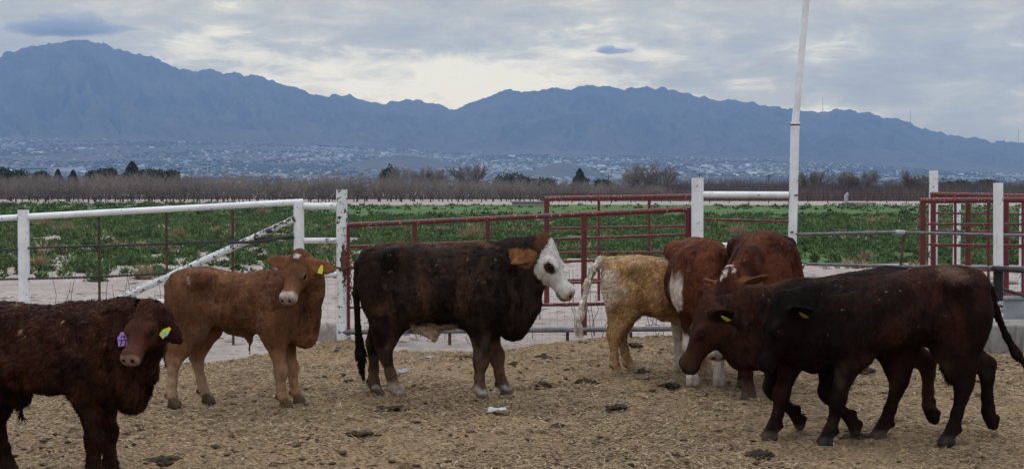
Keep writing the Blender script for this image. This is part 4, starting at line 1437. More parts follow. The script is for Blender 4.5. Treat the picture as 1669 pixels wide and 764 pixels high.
class Blend:
    """signed-distance blend of simple anatomical shapes, meshed with surface nets"""
    def __init__(self):
        self.p = []                     # (f, lo, hi, k, op, group)

    def cone(self, a, b, ra, rb, k=0.03, g="body", op="u", squash=(1, 1, 1)):
        a, b = np.array(a, float), np.array(b, float)
        s = np.array(squash, float)
        A, B = a / s, b / s
        ba = B - A; bb = max(ba @ ba, 1e-9)
        m = min(squash)

        def f(P):
            q = P / s - A
            t = np.clip(q @ ba / bb, 0, 1)
            d = q - t[..., None] * ba
            return (np.sqrt((d * d).sum(-1)) - (ra + (rb - ra) * t)) * m
        r = max(ra, rb) * max(max(squash), 1)
        self.p.append((f, np.minimum(a, b) - r, np.maximum(a, b) + r, k, op, g))

    def chain(self, pts, rad, k=0.03, g="body", squash=(1, 1, 1)):
        for i in range(len(pts) - 1):
            self.cone(pts[i], pts[i + 1], rad[i], rad[i + 1], k, g, squash=squash)

    def ell(self, c, r, k=0.03, g="body", op="u", M=None):
        c, r = np.array(c, float), np.array(r, float)
        M = np.eye(3) if M is None else np.array(M)          # rows = axes

        def f(P):
            q = (P - c) @ M.T
            k0 = np.sqrt(((q / r) ** 2).sum(-1)) + 1e-9
            k1 = np.sqrt(((q / (r * r)) ** 2).sum(-1)) + 1e-9
            return k0 * (k0 - 1) / k1
        e = np.sqrt(((M.T * r) ** 2).sum(1)) if True else r
        self.p.append((f, c - e, c + e, k, op, g))

    def loft(self, O, U, Vv, Wv, us, top, bot, half, k=0.05, g="body", p=2.3, bias=0.0):
        O, U, Vv, Wv = (np.array(q, float) for q in (O, U, Vv, Wv))
        X, tp = _hermite(us, top); _, bt = _hermite(us, bot); _, hw = _hermite(us, half)
        zc, rz = (tp + bt) / 2, np.maximum((tp - bt) / 2, 0.004)
        hw = np.maximum(hw, 0.004)

        def f(P):
            q = P - O
            u, v, w = q @ U, q @ Vv, q @ Wv
            uc = np.clip(u, X[0], X[-1])
            c, a, b = np.interp(uc, X, zc), np.interp(uc, X, rz), np.interp(uc, X, hw)
            vn = (v - c) / a
            b = b * (1 - bias * vn) if bias else b
            b = np.maximum(b, 0.003)
            e = (np.abs(vn) ** p + np.abs(w / b) ** p) ** (1 / p)
            d = (e - 1) * np.minimum(a, b)
            over = np.maximum(np.abs(u - uc) - 0.0, 0)
            return np.where(over > 0, np.sqrt(np.maximum(d, 0) ** 2 + over ** 2), d)
        cs = []
        for i in range(0, len(X), 6):
            for s in (-1, 1):
                for v in (tp[i], bt[i]):
                    cs.append(O + U * X[i] + Vv * v + Wv * s * hw[i] * (1 + abs(bias)))
        cs = np.array(cs)
        self.p.append((f, cs.min(0), cs.max(0), k, "u", g))

    def mesh(self, h):
        lo = np.min([q[1] for q in self.p if q[4] == "u"], 0) - 3 * h
        hi = np.max([q[2] for q in self.p if q[4] == "u"], 0) + 3 * h
        n = np.ceil((hi - lo) / h).astype(int) + 1
        ax = [lo[i] + h * np.arange(n[i]) for i in range(3)]
        F = np.full(n, 1.0, np.float32)
        for (f, a, b, k, op, g) in self.p:
            m = k + 3 * h
            s = [slice(max(int((a[i] - m - lo[i]) / h), 0), min(int((b[i] + m - lo[i]) / h) + 2, n[i])) for i in range(3)]
            P = np.stack(np.meshgrid(*[ax[i][s[i]] for i in range(3)], indexing="ij"), -1)
            d = f(P)
            c = F[s[0], s[1], s[2]]
            if op == "u":
                t = np.clip(0.5 + 0.5 * (c - d) / k, 0, 1)
                F[s[0], s[1], s[2]] = c * (1 - t) + d * t - k * t * (1 - t)
            else:
                t = np.clip(0.5 - 0.5 * (c + d) / k, 0, 1)
                F[s[0], s[1], s[2]] = c * (1 - t) - d * t + k * t * (1 - t)
        # nothing reaches below the soles
        Z = ax[2][None, None, :] - 0.0
        F = np.maximum(F, -(Z + 0.004))
        # ---- surface nets
        ins = F < 0
        corner = np.zeros(n - 1, np.int16)
        for i in (0, 1):
            for j in (0, 1):
                for k_ in (0, 1):
                    corner += ins[i:n[0] - 1 + i, j:n[1] - 1 + j, k_:n[2] - 1 + k_]
        act = (corner > 0) & (corner < 8)
        idx = np.full(n - 1, -1, np.int64)
        cells = np.argwhere(act)
        idx[act] = np.arange(len(cells))
        acc = np.zeros((len(cells), 3)); cnt = np.zeros(len(cells))
        offs = np.array([(i, j, k_) for i in (0, 1) for j in (0, 1) for k_ in (0, 1)])
        for a in range(3):
            for o in offs:
                if o[a] == 1: continue
                o2 = o.copy(); o2[a] = 1
                c0, c1 = cells + o, cells + o2
                f0, f1 = F[tuple(c0.T)], F[tuple(c1.T)]
                m = (f0 < 0) != (f1 < 0)
                t = np.where(m, f0 / np.where(m, f0 - f1, 1), 0)
                pt = c0 + (o2 - o) * t[:, None]
                acc[m] += pt[m]; cnt += m
        V = lo + h * acc / cnt[:, None]
        quads = []
        for a in range(3):
            b, c = (a + 1) % 3, (a + 2) % 3
            sl0, sl1 = [slice(None)] * 3, [slice(None)] * 3
            sl0[a], sl1[a] = slice(0, -1), slice(1, None)
            s0, s1 = ins[tuple(sl0)], ins[tuple(sl1)]
            e = np.argwhere(s0 != s1)
            e = e[(e[:, b] > 0) & (e[:, c] > 0) & (e[:, b] < n[b] - 1) & (e[:, c] < n[c] - 1)]
            flip = s0[tuple(e.T)]
            q = []
            for (db, dc) in ((-1, -1), (0, -1), (0, 0), (-1, 0)):
                cc = e.copy(); cc[:, b] += db; cc[:, c] += dc
                q.append(idx[tuple(cc.T)])
            q = np.stack(q, -1)
            q = np.where(flip[:, None], q, q[:, ::-1])
            quads.append(q)
        Q = np.concatenate(quads)
        # light smoothing
        E = np.concatenate([Q[:, [0, 1]], Q[:, [1, 2]], Q[:, [2, 3]], Q[:, [3, 0]]])
        for _ in range(2):
            s = np.zeros_like(V); w = np.zeros(len(V))
            np.add.at(s, E[:, 0], V[E[:, 1]]); np.add.at(s, E[:, 1], V[E[:, 0]])
            np.add.at(w, E[:, 0], 1); np.add.at(w, E[:, 1], 1)
            V = V * 0.55 + 0.45 * s / w[:, None]
        return V, Q

    def groups(self, V):
        names = sorted({q[5] for q in self.p})
        best = np.full(len(V), 9.0); gi = np.zeros(len(V), int)
        for (f, a, b, k, op, g) in self.p:
            if op != "u": continue
            m = np.all((V > a - 0.06) & (V < b + 0.06), 1)
            d = f(V[m])
            i = np.where(m)[0]; w = d < best[i]
            best[i[w]] = d[w]; gi[i[w]] = names.index(g)
        return names, gi


def vnormals(V, Q):
    n = np.zeros_like(V)
    fn = np.cross(V[Q[:, 2]] - V[Q[:, 0]], V[Q[:, 3]] - V[Q[:, 1]])
    for i in range(4): np.add.at(n, Q[:, i], fn)
    return n / (np.linalg.norm(n, axis=1)[:, None] + 1e-12), fn


TORSO = dict(x=[-.535, -.52, -.49, -.42, -.30, -.15, 0.0, .15, .26, .36, .44, .49, .515],
             top=[.86, .93, .965, .985, 1.00, .985, .975, .98, .985, .955, .90, .82, .72],
             bot=[.74, .66, .60, .555, .515, .475, .455, .45, .445, .435, .455, .50, .60],
             half=[.03, .085, .125, .165, .205, .225, .235, .22, .19, .165, .135, .095, .03])


def head_frame(poll, yaw, pitch, roll=0.0):
    y, p = R(yaw), R(pitch)
    U = np.array([math.cos(p) * math.cos(y), math.cos(p) * math.sin(y), -math.sin(p)])
    Wd = np.array([-math.sin(y), math.cos(y), 0.0])
    Vd = np.cross(U, Wd)
    r = R(roll)
    W2, V2 = Wd * math.cos(r) + Vd * math.sin(r), Vd * math.cos(r) - Wd * math.sin(r)
    return np.array(poll, float), U, V2, W2


FRONT_LEG = [(.285, .62, .10), (.235, .50, .076), (.250, .40, .056), (.262, .285, .045), (.262, .235, .040), (.262, .16, .032), (.268, .095, .038), (.285, .055, .036)]
HIND_LEG = [(-.34, .66, .125), (-.300, .535, .080), (-.375, .42, .055), (-.424, .335, .046), (-.424, .28, .040), (-.414, .18, .034), (-.408, .10, .040), (-.386, .055, .037)]


def make_cow(name, label, loc, heading, size, head, coat, torso=None, legs=None, neck=None, tail=None, ears=None, group="young cattle in the pen",
             fur=(40000, 0.014, 0.35, 0.0), tags=(), extra=None, seed=1, girth=1.0, res=0.0092, headscale=1.0, clump=.6, dark=True):
    root = empty(name, loc, R(heading))
    tag(root, label, "calf" if "calf" in name else "steer", group)
    S = Blend()
    t = dict(TORSO); t.update(torso or {})
    S.loft((0, 0, 0), (1, 0, 0), (0, 0, 1), (0, 1, 0), t["x"], t["top"], t["bot"], np.array(t["half"]) * girth, 0.05, "torso", 2.25, bias=0.10)
    topf = lambda x: float(np.interp(x, t["x"], t["top"]))
    # hooks (hip bones), pins, withers, brisket
    for s in (-1, 1):
        S.ell((-.30, s * .165 * girth, topf(-.3) - .095), (.075, .045, .05), 0.09, "torso")
        S.ell((-.47, s * .075, topf(-.47) - .075), (.05, .035, .04), 0.07, "torso")
        S.ell((.25, s * .125 * girth, topf(.25) - .26), (.10, .07, .20), 0.09, "torso", M=[[.94, 0, -.34], [0, 1, 0], [.34, 0, .94]])   # shoulder blade
        S.ell((.33, s * .10 * girth, .60), (.085, .075, .10), 0.08, "torso")                                       # point of shoulder
    for s in (-1, 1):
        S.ell((-.165, s * .262 * girth, topf(-.16) - .175), (.085, .042, .07), 0.09, "torso", "s")                # hollow of the flank
        S.ell((.105, s * .262 * girth, .66), (.030, .030, .17), 0.06, "torso", "s")                                # behind the shoulder
    S.ell((.17, 0, topf(.17) - .04), (.13, .05, .05), 0.06, "torso")
    S.ell((.43, 0, .50), (.075, .06, .075), 0.07, "torso")                                                         # brisket
    # ---- legs
    lg = dict(fl={}, fr={}, hl={}, hr={})
    for k_, v in (legs or {}).items(): lg[k_] = v
    feet = []
    for key in ("fl", "fr", "hl", "hr"):
        o = lg[key]
        s = 1 if key[1] == "l" else -1
        base = o.get("pts") or (FRONT_LEG if key[0] == "f" else HIND_LEG)
        dx, y0, y1, lift = o.get("dx", 0), o.get("y0", .125 if key[0] == "f" else .115), o.get("y", .105), o.get("lift", 0)
        z0 = base[0][1]
        pts, rad = [], []
        for i, (x, z, r_) in enumerate(base):
            r_ = r_ * (.93 if i > 1 else 1)
            w = (1 - z / z0)
            if not o.get("pts"): x = x + dx * w
            pts.append((x, s * (y0 * (1 - w) + y1 * w), z)); rad.append(r_)
        grp = "fleg" if key[0] == "f" else "hleg"
        if key[0] == "h":
            a = np.array(pts[0])
            S.ell(a + [-.055, s * .0, .03], (.118, .078, .20), 0.07, grp, M=[[.96, 0, .28], [0, 1, 0], [-.28, 0, .96]])
            S.cone(pts[1], (pts[1][0] + .03, pts[1][1], pts[1][2] + .07), .070, .065, 0.07, grp, squash=(1, .75, 1))
            S.chain(pts[1:4], rad[1:4], 0.035, grp, squash=(1, .72, 1))
            S.chain(pts[3:], rad[3:], 0.022, grp, squash=(1, .92, 1))
            hk = np.array(pts[3]); up_ = np.array(pts[2]) - hk; up_ /= np.linalg.norm(up_)
            S.cone(hk + [-.022, 0, .030], hk + [-.012, 0, .0], .024, .030, 0.03, grp)                               # point of the hock
            S.cone(hk + [-.026, 0, .03], hk + up_ * .13 + [-.045, 0, 0], .014, .022, 0.035, grp)                    # hamstring tendon
        else:
            S.chain(pts[:3], rad[:3], 0.045, grp, squash=(1, .72, 1))
            S.chain(pts[2:], rad[2:], 0.022, grp, squash=(1, .95, 1))
            kn = np.array(pts[3])
            S.ell(kn + [.006, 0, -.015], (.044, .042, .052), 0.03, grp)
        if key[0] == "h":                                          # back of the thigh runs straight down to the hock
            yy = pts[1][1]
            q0 = np.array([-.445, s * .105, .74]); q1 = np.array([pts[2][0] * .6 - .44 * .4 - .015, yy, pts[2][2] + .05])
            S.cone(q0, q1, .080, .050, 0.06, grp, squash=(1, .8, 1))
            S.cone(q1, hk + [-.005, 0, .02], .050, .036, 0.045, grp, squash=(1, .75, 1))
        f = np.array(pts[-1]); fet = np.array(pts[-2])
        d = f - fet; d /= np.linalg.norm(d)
        ang = o.get("hoof", None)
        fw = np.array([d[0], d[1] * 0, 0]) if ang is None else np.array([math.cos(R(ang)), 0, -math.sin(R(ang))])
        fw = np.array([1., 0, 0]) if ang is None else fw
        dn = np.array([0., 0, -1]) if ang is None else np.array([-math.sin(R(ang)), 0, -math.cos(R(ang))])
        for q in (-1, 1):
            c0 = f + np.array([0, q * .018, 0])
            S.cone(c0 - dn * .005, c0 + fw * .030 + dn * .036 + [0, q * .004, 0], .027, .026, 0.012, "hoof")
            S.cone(c0 + fw * -.018 + dn * .03, c0 + fw * .026 + dn * .045, .022, .020, 0.012, "hoof")
            S.ell(fet + np.array([0, q * .02, 0]) - fw * .036 + dn * 0.004, (.014, .012, .017), 0.014, "hoof")       # dew claws
        S.cone(f + fw * .062 + dn * .06, f + fw * .030 + dn * .0, .005, .003, 0.006, "hoof", "s")
        feet.append(f)
    # ---- head
    hs = headscale
    O, U, Vd, Wd = head_frame(*head)
    hp = lambda u, v, w: O + (U * u + Vd * v + Wd * w) * hs
    A = lambda *x: np.array(x) * hs
    S.loft(O, U, Vd, Wd, A(-.055, -.04, 0, .05, .10, .15, .20, .26, .31, .35, .378, .392), A(-.05, -.012, .008, .018, .020, .012, -.004, -.020, -.028, -.034, -.048, -.07),
           A(-.10, -.13, -.165, -.188, -.186, -.172, -.152, -.136, -.130, -.130, -.124, -.10), A(.02, .055, .074, .086, .094, .095, .080, .062, .058, .060, .052, .02), 0.045, "head", 2.35, bias=-0.02)
    S.ell(hp(-.012, .004, 0), A(.045, .035, .055), 0.04, "head")                                                    # poll
    for s in (-1, 1):
        S.ell(hp(.150, -.018, s * .082), A(.045, .026, .026), 0.03, "head", M=[U, Vd, Wd])                            # brow
        S.ell(hp(.075, -.115, s * .062), A(.075, .065, .030), 0.04, "head", M=[U, Vd, Wd])                            # jaw muscle
        S.ell(hp(.335, -.072, s * .034), A(.048, .050, .032), 0.03, "head", M=[U, Vd, Wd])                            # muzzle
        S.ell(hp(.160, -.036, s * .103), A(.019, .014, .014), 0.014, "head", "s", M=[U, Vd, Wd])                      # eye socket
        S.ell(hp(.388, -.058, s * .033), A(.015, .013, .011), 0.010, "nostril", "s", M=[U, Vd, Wd])
        S.cone(hp(.31, -.118, s * .060), hp(.392, -.108, s * .012), .0045 * hs, .0045 * hs, 0.008, "head", "s")       # mouth
    S.ell(hp(.335, -.118, 0), A(.038, .022, .034), 0.02, "head", M=[U, Vd, Wd])                                     # chin
    # ---- ears
    ear_info = []
    for i, s in enumerate((1, -1)):
        e = (ears or {}).get("l" if s == 1 else "r", {})
        if "wdir" in e:
            dW, nW = np.array(e["wdir"], float), np.array(e["wface"], float)
            e = dict(e, dir=(dW @ U, dW @ Vd, s * (dW @ Wd)), face=(nW @ U, nW @ Vd, s * (nW @ Wd)))
        dv = e.get("dir", (-.28, -.18, 1.0)); nv = e.get("face", (.80, -.25, .2))
        d = U * dv[0] + Vd * dv[1] + Wd * dv[2] * s; d /= np.linalg.norm(d)
        nf = U * nv[0] + Vd * nv[1] + Wd * nv[2] * s; nf = nf - d * (nf @ d); nf /= np.linalg.norm(nf)
        wd = np.cross(nf, d)
        L = e.get("len", .185) * hs
        o = hp(.030, -.045 - e.get("drop", 0), s * .078)
        wdt = e.get("wid", 1.0)
        S.cone(o - d * .02, o + d * .03, .030 * hs, .026 * hs, 0.03, "ear")
        S.loft(o, d, nf, wd, np.array([0, .12, .3, .5, .7, .88, 1.0]) * L, np.array([.020, .018, .014, .012, .012, .011, .006]) * hs, np.array([-.020, -.018, -.014, -.012, -.012, -.011, -.006]) * hs,
               np.array([.024, .034, .050, .054, .044, .026, .007]) * hs * wdt, 0.016, "ear", 2.0)
        S.ell(o + d * L * .45 + nf * .026 * hs, (L * .36, .024 * hs, .036 * hs * wdt), 0.010, "ear", "s", M=[d, nf, wd])
        ear_info.append((o, d, nf, wd, L))
    # ---- neck
    hb_top, hb_low = hp(.015, -.055, 0), hp(.06, -.125, 0)
    nk = neck or {}
    ct, cl = np.array(nk.get("crest", (.26, 0, topf(.26) - .10))), np.array(nk.get("low", (.40, 0, .60)))
    ctm = np.array(nk["crest_mid"]) if "crest_mid" in nk else (ct + hb_top) / 2
    clm = np.array(nk["low_mid"]) if "low_mid" in nk else (cl + hb_low) / 2
    th = nk.get("thick", 1.0)
    nsq = nk.get("squash", (1, .68, 1))
    S.chain([ct, ctm, hb_top], [.10 * th, .088 * th, .070 * hs], 0.06, "neck", squash=nsq)
    S.chain([cl, clm, hb_low], [.135 * th, .105 * th, .075 * hs], 0.07, "neck", squash=nsq)
    S.chain([(ct + cl) / 2, (ctm + clm) / 2, (hb_top + hb_low) / 2], [.150 * th, .112 * th, .085 * hs], 0.06, "neck", squash=nsq)
    if nk.get("dewlap", 1):
        dl = nk.get("dewlap", 1)
        q0 = np.array(nk.get("dew0", [.45, 0, .47])); q2 = hp(.11, -.185, 0); q1 = (cl + clm) / 2 + np.array([.085, 0, -.10]); q1 = np.array(nk.get("dew_mid", q1))
        S.chain([q0, q1, q2], [.050 * dl, .036 * dl, .022], 0.07, "neck")
    # ---- tail
    tl = tail or [(-.505, 0, .93), (-.545, 0, .86), (-.555, 0, .70), (-.550, .005, .52), (-.545, .01, .40), (-.545, .012, .30)]
    rt = [.030, .026, .021, .018, .026, .010] if len(tl) == 6 else list(np.linspace(.03, .015, len(tl) - 2)) + [.024, .008]
    S.chain([np.array(q) for q in tl], rt, 0.02, "tail")
    if extra: extra(S)
    V, Q = S.mesh(res)
    names, gi = S.groups(V)
    G = {n_: (gi == i) for i, n_ in enumerate(names)}
    nrm, _ = vnormals(V, Q)
    rel = (V - O) / hs
    Hc = np.stack([rel @ U, rel @ Vd, rel @ Wd], -1)
    # coarse lumps of coat and muscle
    bodyw = np.where(G["torso"] | G["neck"], 1.0, 0.35)
    V = V + nrm * ((fbm(V * [9, 9, 7] + seed, 3, seed) - 0.5) * 0.012 * bodyw)[:, None]
    V = V + nrm * ((fbm(V * [26, 26, 15] + seed, 3, seed + 4) - 0.5) * 0.009 * bodyw * fur[2] * 2)[:, None]
    # clumped hair: ridged noise drawn out along the lie of the coat, in relief and in colour, darker between the clumps
    Pn = V + 0.03 * (fbm(V * 7 + seed, 2, seed + 21)[:, None] - .5)
    rn = 1 - np.abs(2 * fbm(Pn * [34, 34, 13] + seed * 1.3, 3, seed + 12) - 1)
    rn2 = 1 - np.abs(2 * fbm(Pn * [60, 60, 26] + seed * 2.1, 2, seed + 14) - 1)
    furry = np.where(G["torso"] | G["neck"], 1.0, np.where(G["hleg"] | G["fleg"], .45, np.where(G["head"], .25, .3)))
    V = V + nrm * ((rn - .75) * .014 * clump * furry)[:, None]
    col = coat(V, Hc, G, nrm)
    col = col * (1 + clump * furry * ((rn - .78) * 1.7 + (rn2 - .78) * .9))[:, None].clip(.35, 1.8)
    bits = sst(nz(V, 75, seed + 3, 2), .84, .88) * ((G["torso"] | G["neck"]) > 0) * sst(V[:, 2], .55, .8)
    col = paint(col, (0.30, 0.23, 0.14), bits * .6)
    soil = sst(nz(V, [6, 6, 4], seed + 30), .60, .78) * np.where(G["hleg"] | G["fleg"], 1.0, np.where(G["torso"], .5, 0)) * sst(-V[:, 2], -.85, -.35)
    col = paint(col, (0.085, 0.062, 0.042), soil * .55)
    col = col * (np.array([0.80, 0.76, 0.72]) if dark else 1.0)
    # eye rims and hooves are marks of the animal itself
    muz = (Hc[:, 0] > .368) & G["head"]
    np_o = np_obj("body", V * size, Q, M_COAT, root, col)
    # ---- eyes
    for s in (-1, 1):
        bm = bmesh.new()
        bmesh.ops.create_uvsphere(bm, u_segments=14, v_segments=10, radius=0.0195 * size * hs)
        c = hp(.160, -.036, s * .0850) * size
        for v_ in bm.verts: v_.co += Vector(c)
        me = bpy.data.meshes.new("eye"); bm.to_mesh(me); bm.free()
        me.materials.append(M_EYE)
        for p_ in me.polygons: p_.use_smooth = True
        link(bpy.data.objects.new("eye", me), root)
    # ---- coat hair
    nf_, L, curl, shag = fur
    nf_ = int(nf_)
    r = np.random.default_rng(seed + 50)
    nrm, fn = vnormals(V, Q)
    area = np.linalg.norm(fn, axis=1)
    hoof = G["hoof"][Q].any(1)
    gfac = np.where(G["torso"], 1.0, np.where(G["neck"], 1.0, np.where(G["tail"], 1.0, np.where(G["head"], 0.5, 0.6))))
    pr = area * (~hoof) * gfac[Q[:, 0]]
    pr = np.where((Hc[Q[:, 0], 0] > .30) & G["head"][Q[:, 0]], 0, pr)
    eyed = np.sqrt((Hc[Q[:, 0], 0] - .158) ** 2 + (Hc[Q[:, 0], 1] + .045) ** 2 + (np.abs(Hc[Q[:, 0], 2]) - .09) ** 2)
    pr = np.where(eyed < .034, 0, pr)
    fi = r.choice(len(Q), nf_, p=pr / pr.sum())
    bw = r.dirichlet((1, 1, 1, 1), nf_)
    P = (V[Q[fi]] * bw[..., None]).sum(1); Nn = nrm[Q[fi, 0]]
    cc = col[Q[fi, 0]]
    isH = G["head"][Q[fi, 0]]; isL = (G["fleg"] | G["hleg"])[Q[fi, 0]] & (P[:, 2] < .5); isT = G["tail"][Q[fi, 0]]; isE = G["ear"][Q[fi, 0]]
    flow = np.tile(np.array([-.75, 0, -.55]), (nf_, 1))
    flow[isH] = U; flow[isL] = (-.1, 0, -1); flow[isT] = (-.05, 0, -1)
    cl_ = np.stack([fbm(P * 13 + q * 31.7 + seed, 3, seed + q) for q in range(3)], -1) - 0.5
    flow = flow + cl_ * (1.2 + 3.2 * curl) + r.normal(0, .16, (nf_, 3))
    flow = flow - Nn * (flow * Nn).sum(1)[:, None]
    flow /= np.linalg.norm(flow, axis=1)[:, None] + 1e-9
    lift = (0.16 + 0.50 * shag) * (0.5 + r.random(nf_)) + 1.2 * shag * np.clip(fbm(P * 22 + seed, 2, seed + 9) - .45, 0, 1)
    d = flow + Nn * lift[:, None]; d /= np.linalg.norm(d, axis=1)[:, None]
    Lh = L / size * (0.5 + 0.9 * r.random(nf_)) * np.where(isH & (Hc[Q[fi, 0], 0] < .07) & (Hc[Q[fi, 0], 1] > -.09), min(1.0, .020 / L), np.where(isH, min(.45, .008 / L), np.where(isL, .55, np.where(isE, .32, 1.0)))) * np.where(isT & (P[:, 2] < t["top"][0] - .40), 2.2, 1.0)
    sd = np.cross(Nn, d); sd /= np.linalg.norm(sd, axis=1)[:, None] + 1e-9
    w = (0.0020 + 0.0022 * r.random(nf_))[:, None] / size
    P0 = P - Nn * 0.002
    mid = P0 + d * Lh[:, None] * .55 + Nn * (Lh * .06)[:, None]
    tip = P0 + d * Lh[:, None] - Nn * (Lh * .16)[:, None] + np.array([0, 0, -1.0]) * (Lh * .12)[:, None]
    FV = np.stack([P0 - sd * w, P0 + sd * w, mid + sd * w * .8, mid - sd * w * .8, tip], 1).reshape(-1, 3)
    i = np.arange(nf_)[:, None] * 5
    tone = (0.55 + 1.15 * r.random(nf_) ** 1.8)[:, None]
    tone = 1 + (tone - 0.95) * (0.95 if L > .03 else 0.72)
    tipc = cc * tone * (1.0 + 0.3 * (fbm(P * 9 + seed * 3, 2, seed + 2)[:, None] - .5))
    np_obj("fur", FV * size, [i + [0, 1, 2, 3], i + [3, 2, 4]], M_FUR, root, np.repeat(tipc, 5, 0))
    # ---- ear tags
    for tg in tags:
        o, dd, nfc, wdv, Le = ear_info[0 if tg["side"] == "l" else 1]
        n_ = nfc if tg.get("front", True) else -nfc
        c = (o + dd * Le * tg.get("pos", .55) + n_ * 0.021 * hs) * size
        wv = -np.sign((wdv)[2] + 1e-6) * wdv                       # hangs towards the lower edge of the ear
        hang = Vector(wv * tg.get("hang", 1.0) + np.array(tg.get("tilt", (0, 0, 0)), float)).normalized()
        nn = Vector(n_); nn = (nn - hang * nn.dot(hang)).normalized()
        rt_ = hang.cross(nn)
        c = c + np.array(hang) * tg.get("drop", 0) + np.array(nn) * tg.get("out", 0)
        M4 = Matrix((( rt_.x, nn.x, hang.x, c[0]), (rt_.y, nn.y, hang.y, c[1]), (rt_.z, nn.z, hang.z, c[2]), (0, 0, 0, 1)))
        wT, hT = tg.get("w", .030), tg.get("h", .058)
        mb = MB()
        prof = [(-wT, .014), (-wT * .55, 0), (-.008, -.012), (.008, -.012), (wT * .55, 0), (wT, .014), (wT, hT), (-wT, hT)]
        k = 0
        for y in (-.0015, .0015):
            for (x, z) in prof: mb.v.append(M4 @ Vector((x, y, z)))
        m_ = len(prof)
        mb.f.append(tuple(range(m_))); mb.f.append(tuple(range(2 * m_ - 1, m_ - 1, -1)))
        for q in range(m_): mb.f.append((q, m_ + q, m_ + (q + 1) % m_, (q + 1) % m_))
        mb.s += [False] * len(mb.f)
        me = bpy.data.meshes.new("ear_tag"); me.from_pydata([tuple(v) for v in mb.v], [], mb.f); me.materials.append(tg["mat"]); me.update()
        ot = link(bpy.data.objects.new("ear_tag", me), root)
        if tg.get("label"): ot["label"] = tg["label"]
        for (txt, sz, dz) in tg.get("text", ()):
            cu = bpy.data.curves.new("lettering", "FONT")
            cu.body = txt; cu.size = sz; cu.align_x = "CENTER"; cu.extrude = 0.0004; cu.offset = 0.0006
            tmp = link(bpy.data.objects.new("lettering_curve", cu))
            mel = bpy.data.meshes.new_from_object(tmp.evaluated_get(bpy.context.evaluated_depsgraph_get()))
            bpy.data.objects.remove(tmp)
            mel.materials.clear(); mel.materials.append(M_INK)
            ol = link(bpy.data.objects.new("lettering", mel), ot)
            X3 = Vector((0, 0, 1)); sgn = 1
            xa_, ya_, za_ = rt_, -hang, nn
            if xa_.cross(ya_).dot(za_) < 0: xa_ = -xa_
            ol.matrix_local = Matrix(((xa_.x, ya_.x, za_.x, 0), (xa_.y, ya_.y, za_.y, 0), (xa_.z, ya_.z, za_.z, 0), (0, 0, 0, 1)))
            ol.location = M4 @ Vector((0, .0026, dz))
    for tg in tags:
        if tg.get("button"):
            o, dd, nfc, wdv, Le = ear_info[0 if tg["side"] == "l" else 1]
            c = Vector((o + dd * Le * tg["button"][1] + wdv * tg["button"][2] * hs + nfc * 0.017 * hs) * size)
            mb = MB().tube([c, c + Vector(nfc) * .006], .011, 10)
            me = bpy.data.meshes.new("ear_button"); me.from_pydata([tuple(v) for v in mb.v], [], mb.f); me.materials.append(tg["button"][0])
            link(bpy.data.objects.new("ear_button", me), root)
    return root


# ---- coat colours by place on the body, with some painted rim light and mouth shade
def lerp(a, b, f):
    f = np.clip(f, 0, 1)[:, None]
    return np.asarray(a) * (1 - f) + np.asarray(b) * f


def sst(x, a, b):
    t = np.clip((x - a) / (b - a), 0, 1)
    return t * t * (3 - 2 * t)


def paint(c, col, f):
    f = np.clip(f, 0, 1)[:, None]
    return c * (1 - f) + np.asarray(col) * f


def finish_marks(c, V, H, G, muzzle, hoofc=(0.055, 0.045, 0.038)):
    nz = (fbm(V * 30, 3, 3) - .5)
    hd = G["head"] | G["nostril"] if "nostril" in G else G["head"]
    c = paint(c, muzzle, hd * sst(H[:, 0] + nz * .03 - .25 * np.abs(H[:, 1] + .07), .340, .362))
    for s in (-1, 1):
        e = np.sqrt((H[:, 0] - .388) ** 2 + (H[:, 1] + .058) ** 2 + (H[:, 2] - s * .033) ** 2)
        c = paint(c, (0.012, 0.008, 0.007), hd * (1 - sst(e, .012, .019)))  # darker inside the nostril hollows
        e = np.sqrt((H[:, 0] - .160) ** 2 + (H[:, 1] + .036) ** 2 + (H[:, 2] - s * .09) ** 2)
        c = paint(c, (0.03, 0.018, 0.012), hd * (1 - sst(e, .022, .030)) * 0.8)
    m = np.abs(H[:, 1] + .118 - (H[:, 0] - .31) * .12)
    c = paint(c, (0.02, 0.014, 0.012), hd * (H[:, 0] > .305) * (1 - sst(m, .004, .009)) * .8)  # shade between the lips painted as a dark line
    c = paint(c, hoofc, G["hoof"] * sst(-V[:, 2], -.075, -.050))
    # dust and dung splashed on the lower legs
    lower = sst(-V[:, 2] + (fbm(V * 20, 3, 9) - .5) * .1, -.13, -.0)
    c = paint(c, (0.17, 0.125, 0.085), lower * .38 * (G["fleg"] | G["hleg"]))
    return c


def nz(V, s, seed, o=4):
    return fbm(V * s + seed * 1.7, o, seed)


def coat_red(V, H, G, N):
    c = lerp((0.023, 0.0085, 0.0048), (0.050, 0.0185, 0.0095), sst(nz(V, [6, 6, 5], 11), .35, .7))
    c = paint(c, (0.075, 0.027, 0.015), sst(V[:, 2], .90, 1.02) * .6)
    c = paint(c, (0.078, 0.029, 0.018), G["head"] * .85)
    c = paint(c, (0.12, 0.052, 0.034), G["head"] * sst(H[:, 0], .17, .30) * (H[:, 1] > -.09) * .6)
    c = paint(c, (0.035, 0.012, 0.008), G["ear"] * .7)
    c = paint(c, (0.35, 0.27, 0.16), sst(nz(V, 38, 23, 2), .82, .88) * (V[:, 2] > .7) * .6 * ((G["torso"]) > 0))
    return finish_marks(c, V, H, G, (0.26, 0.175, 0.135))


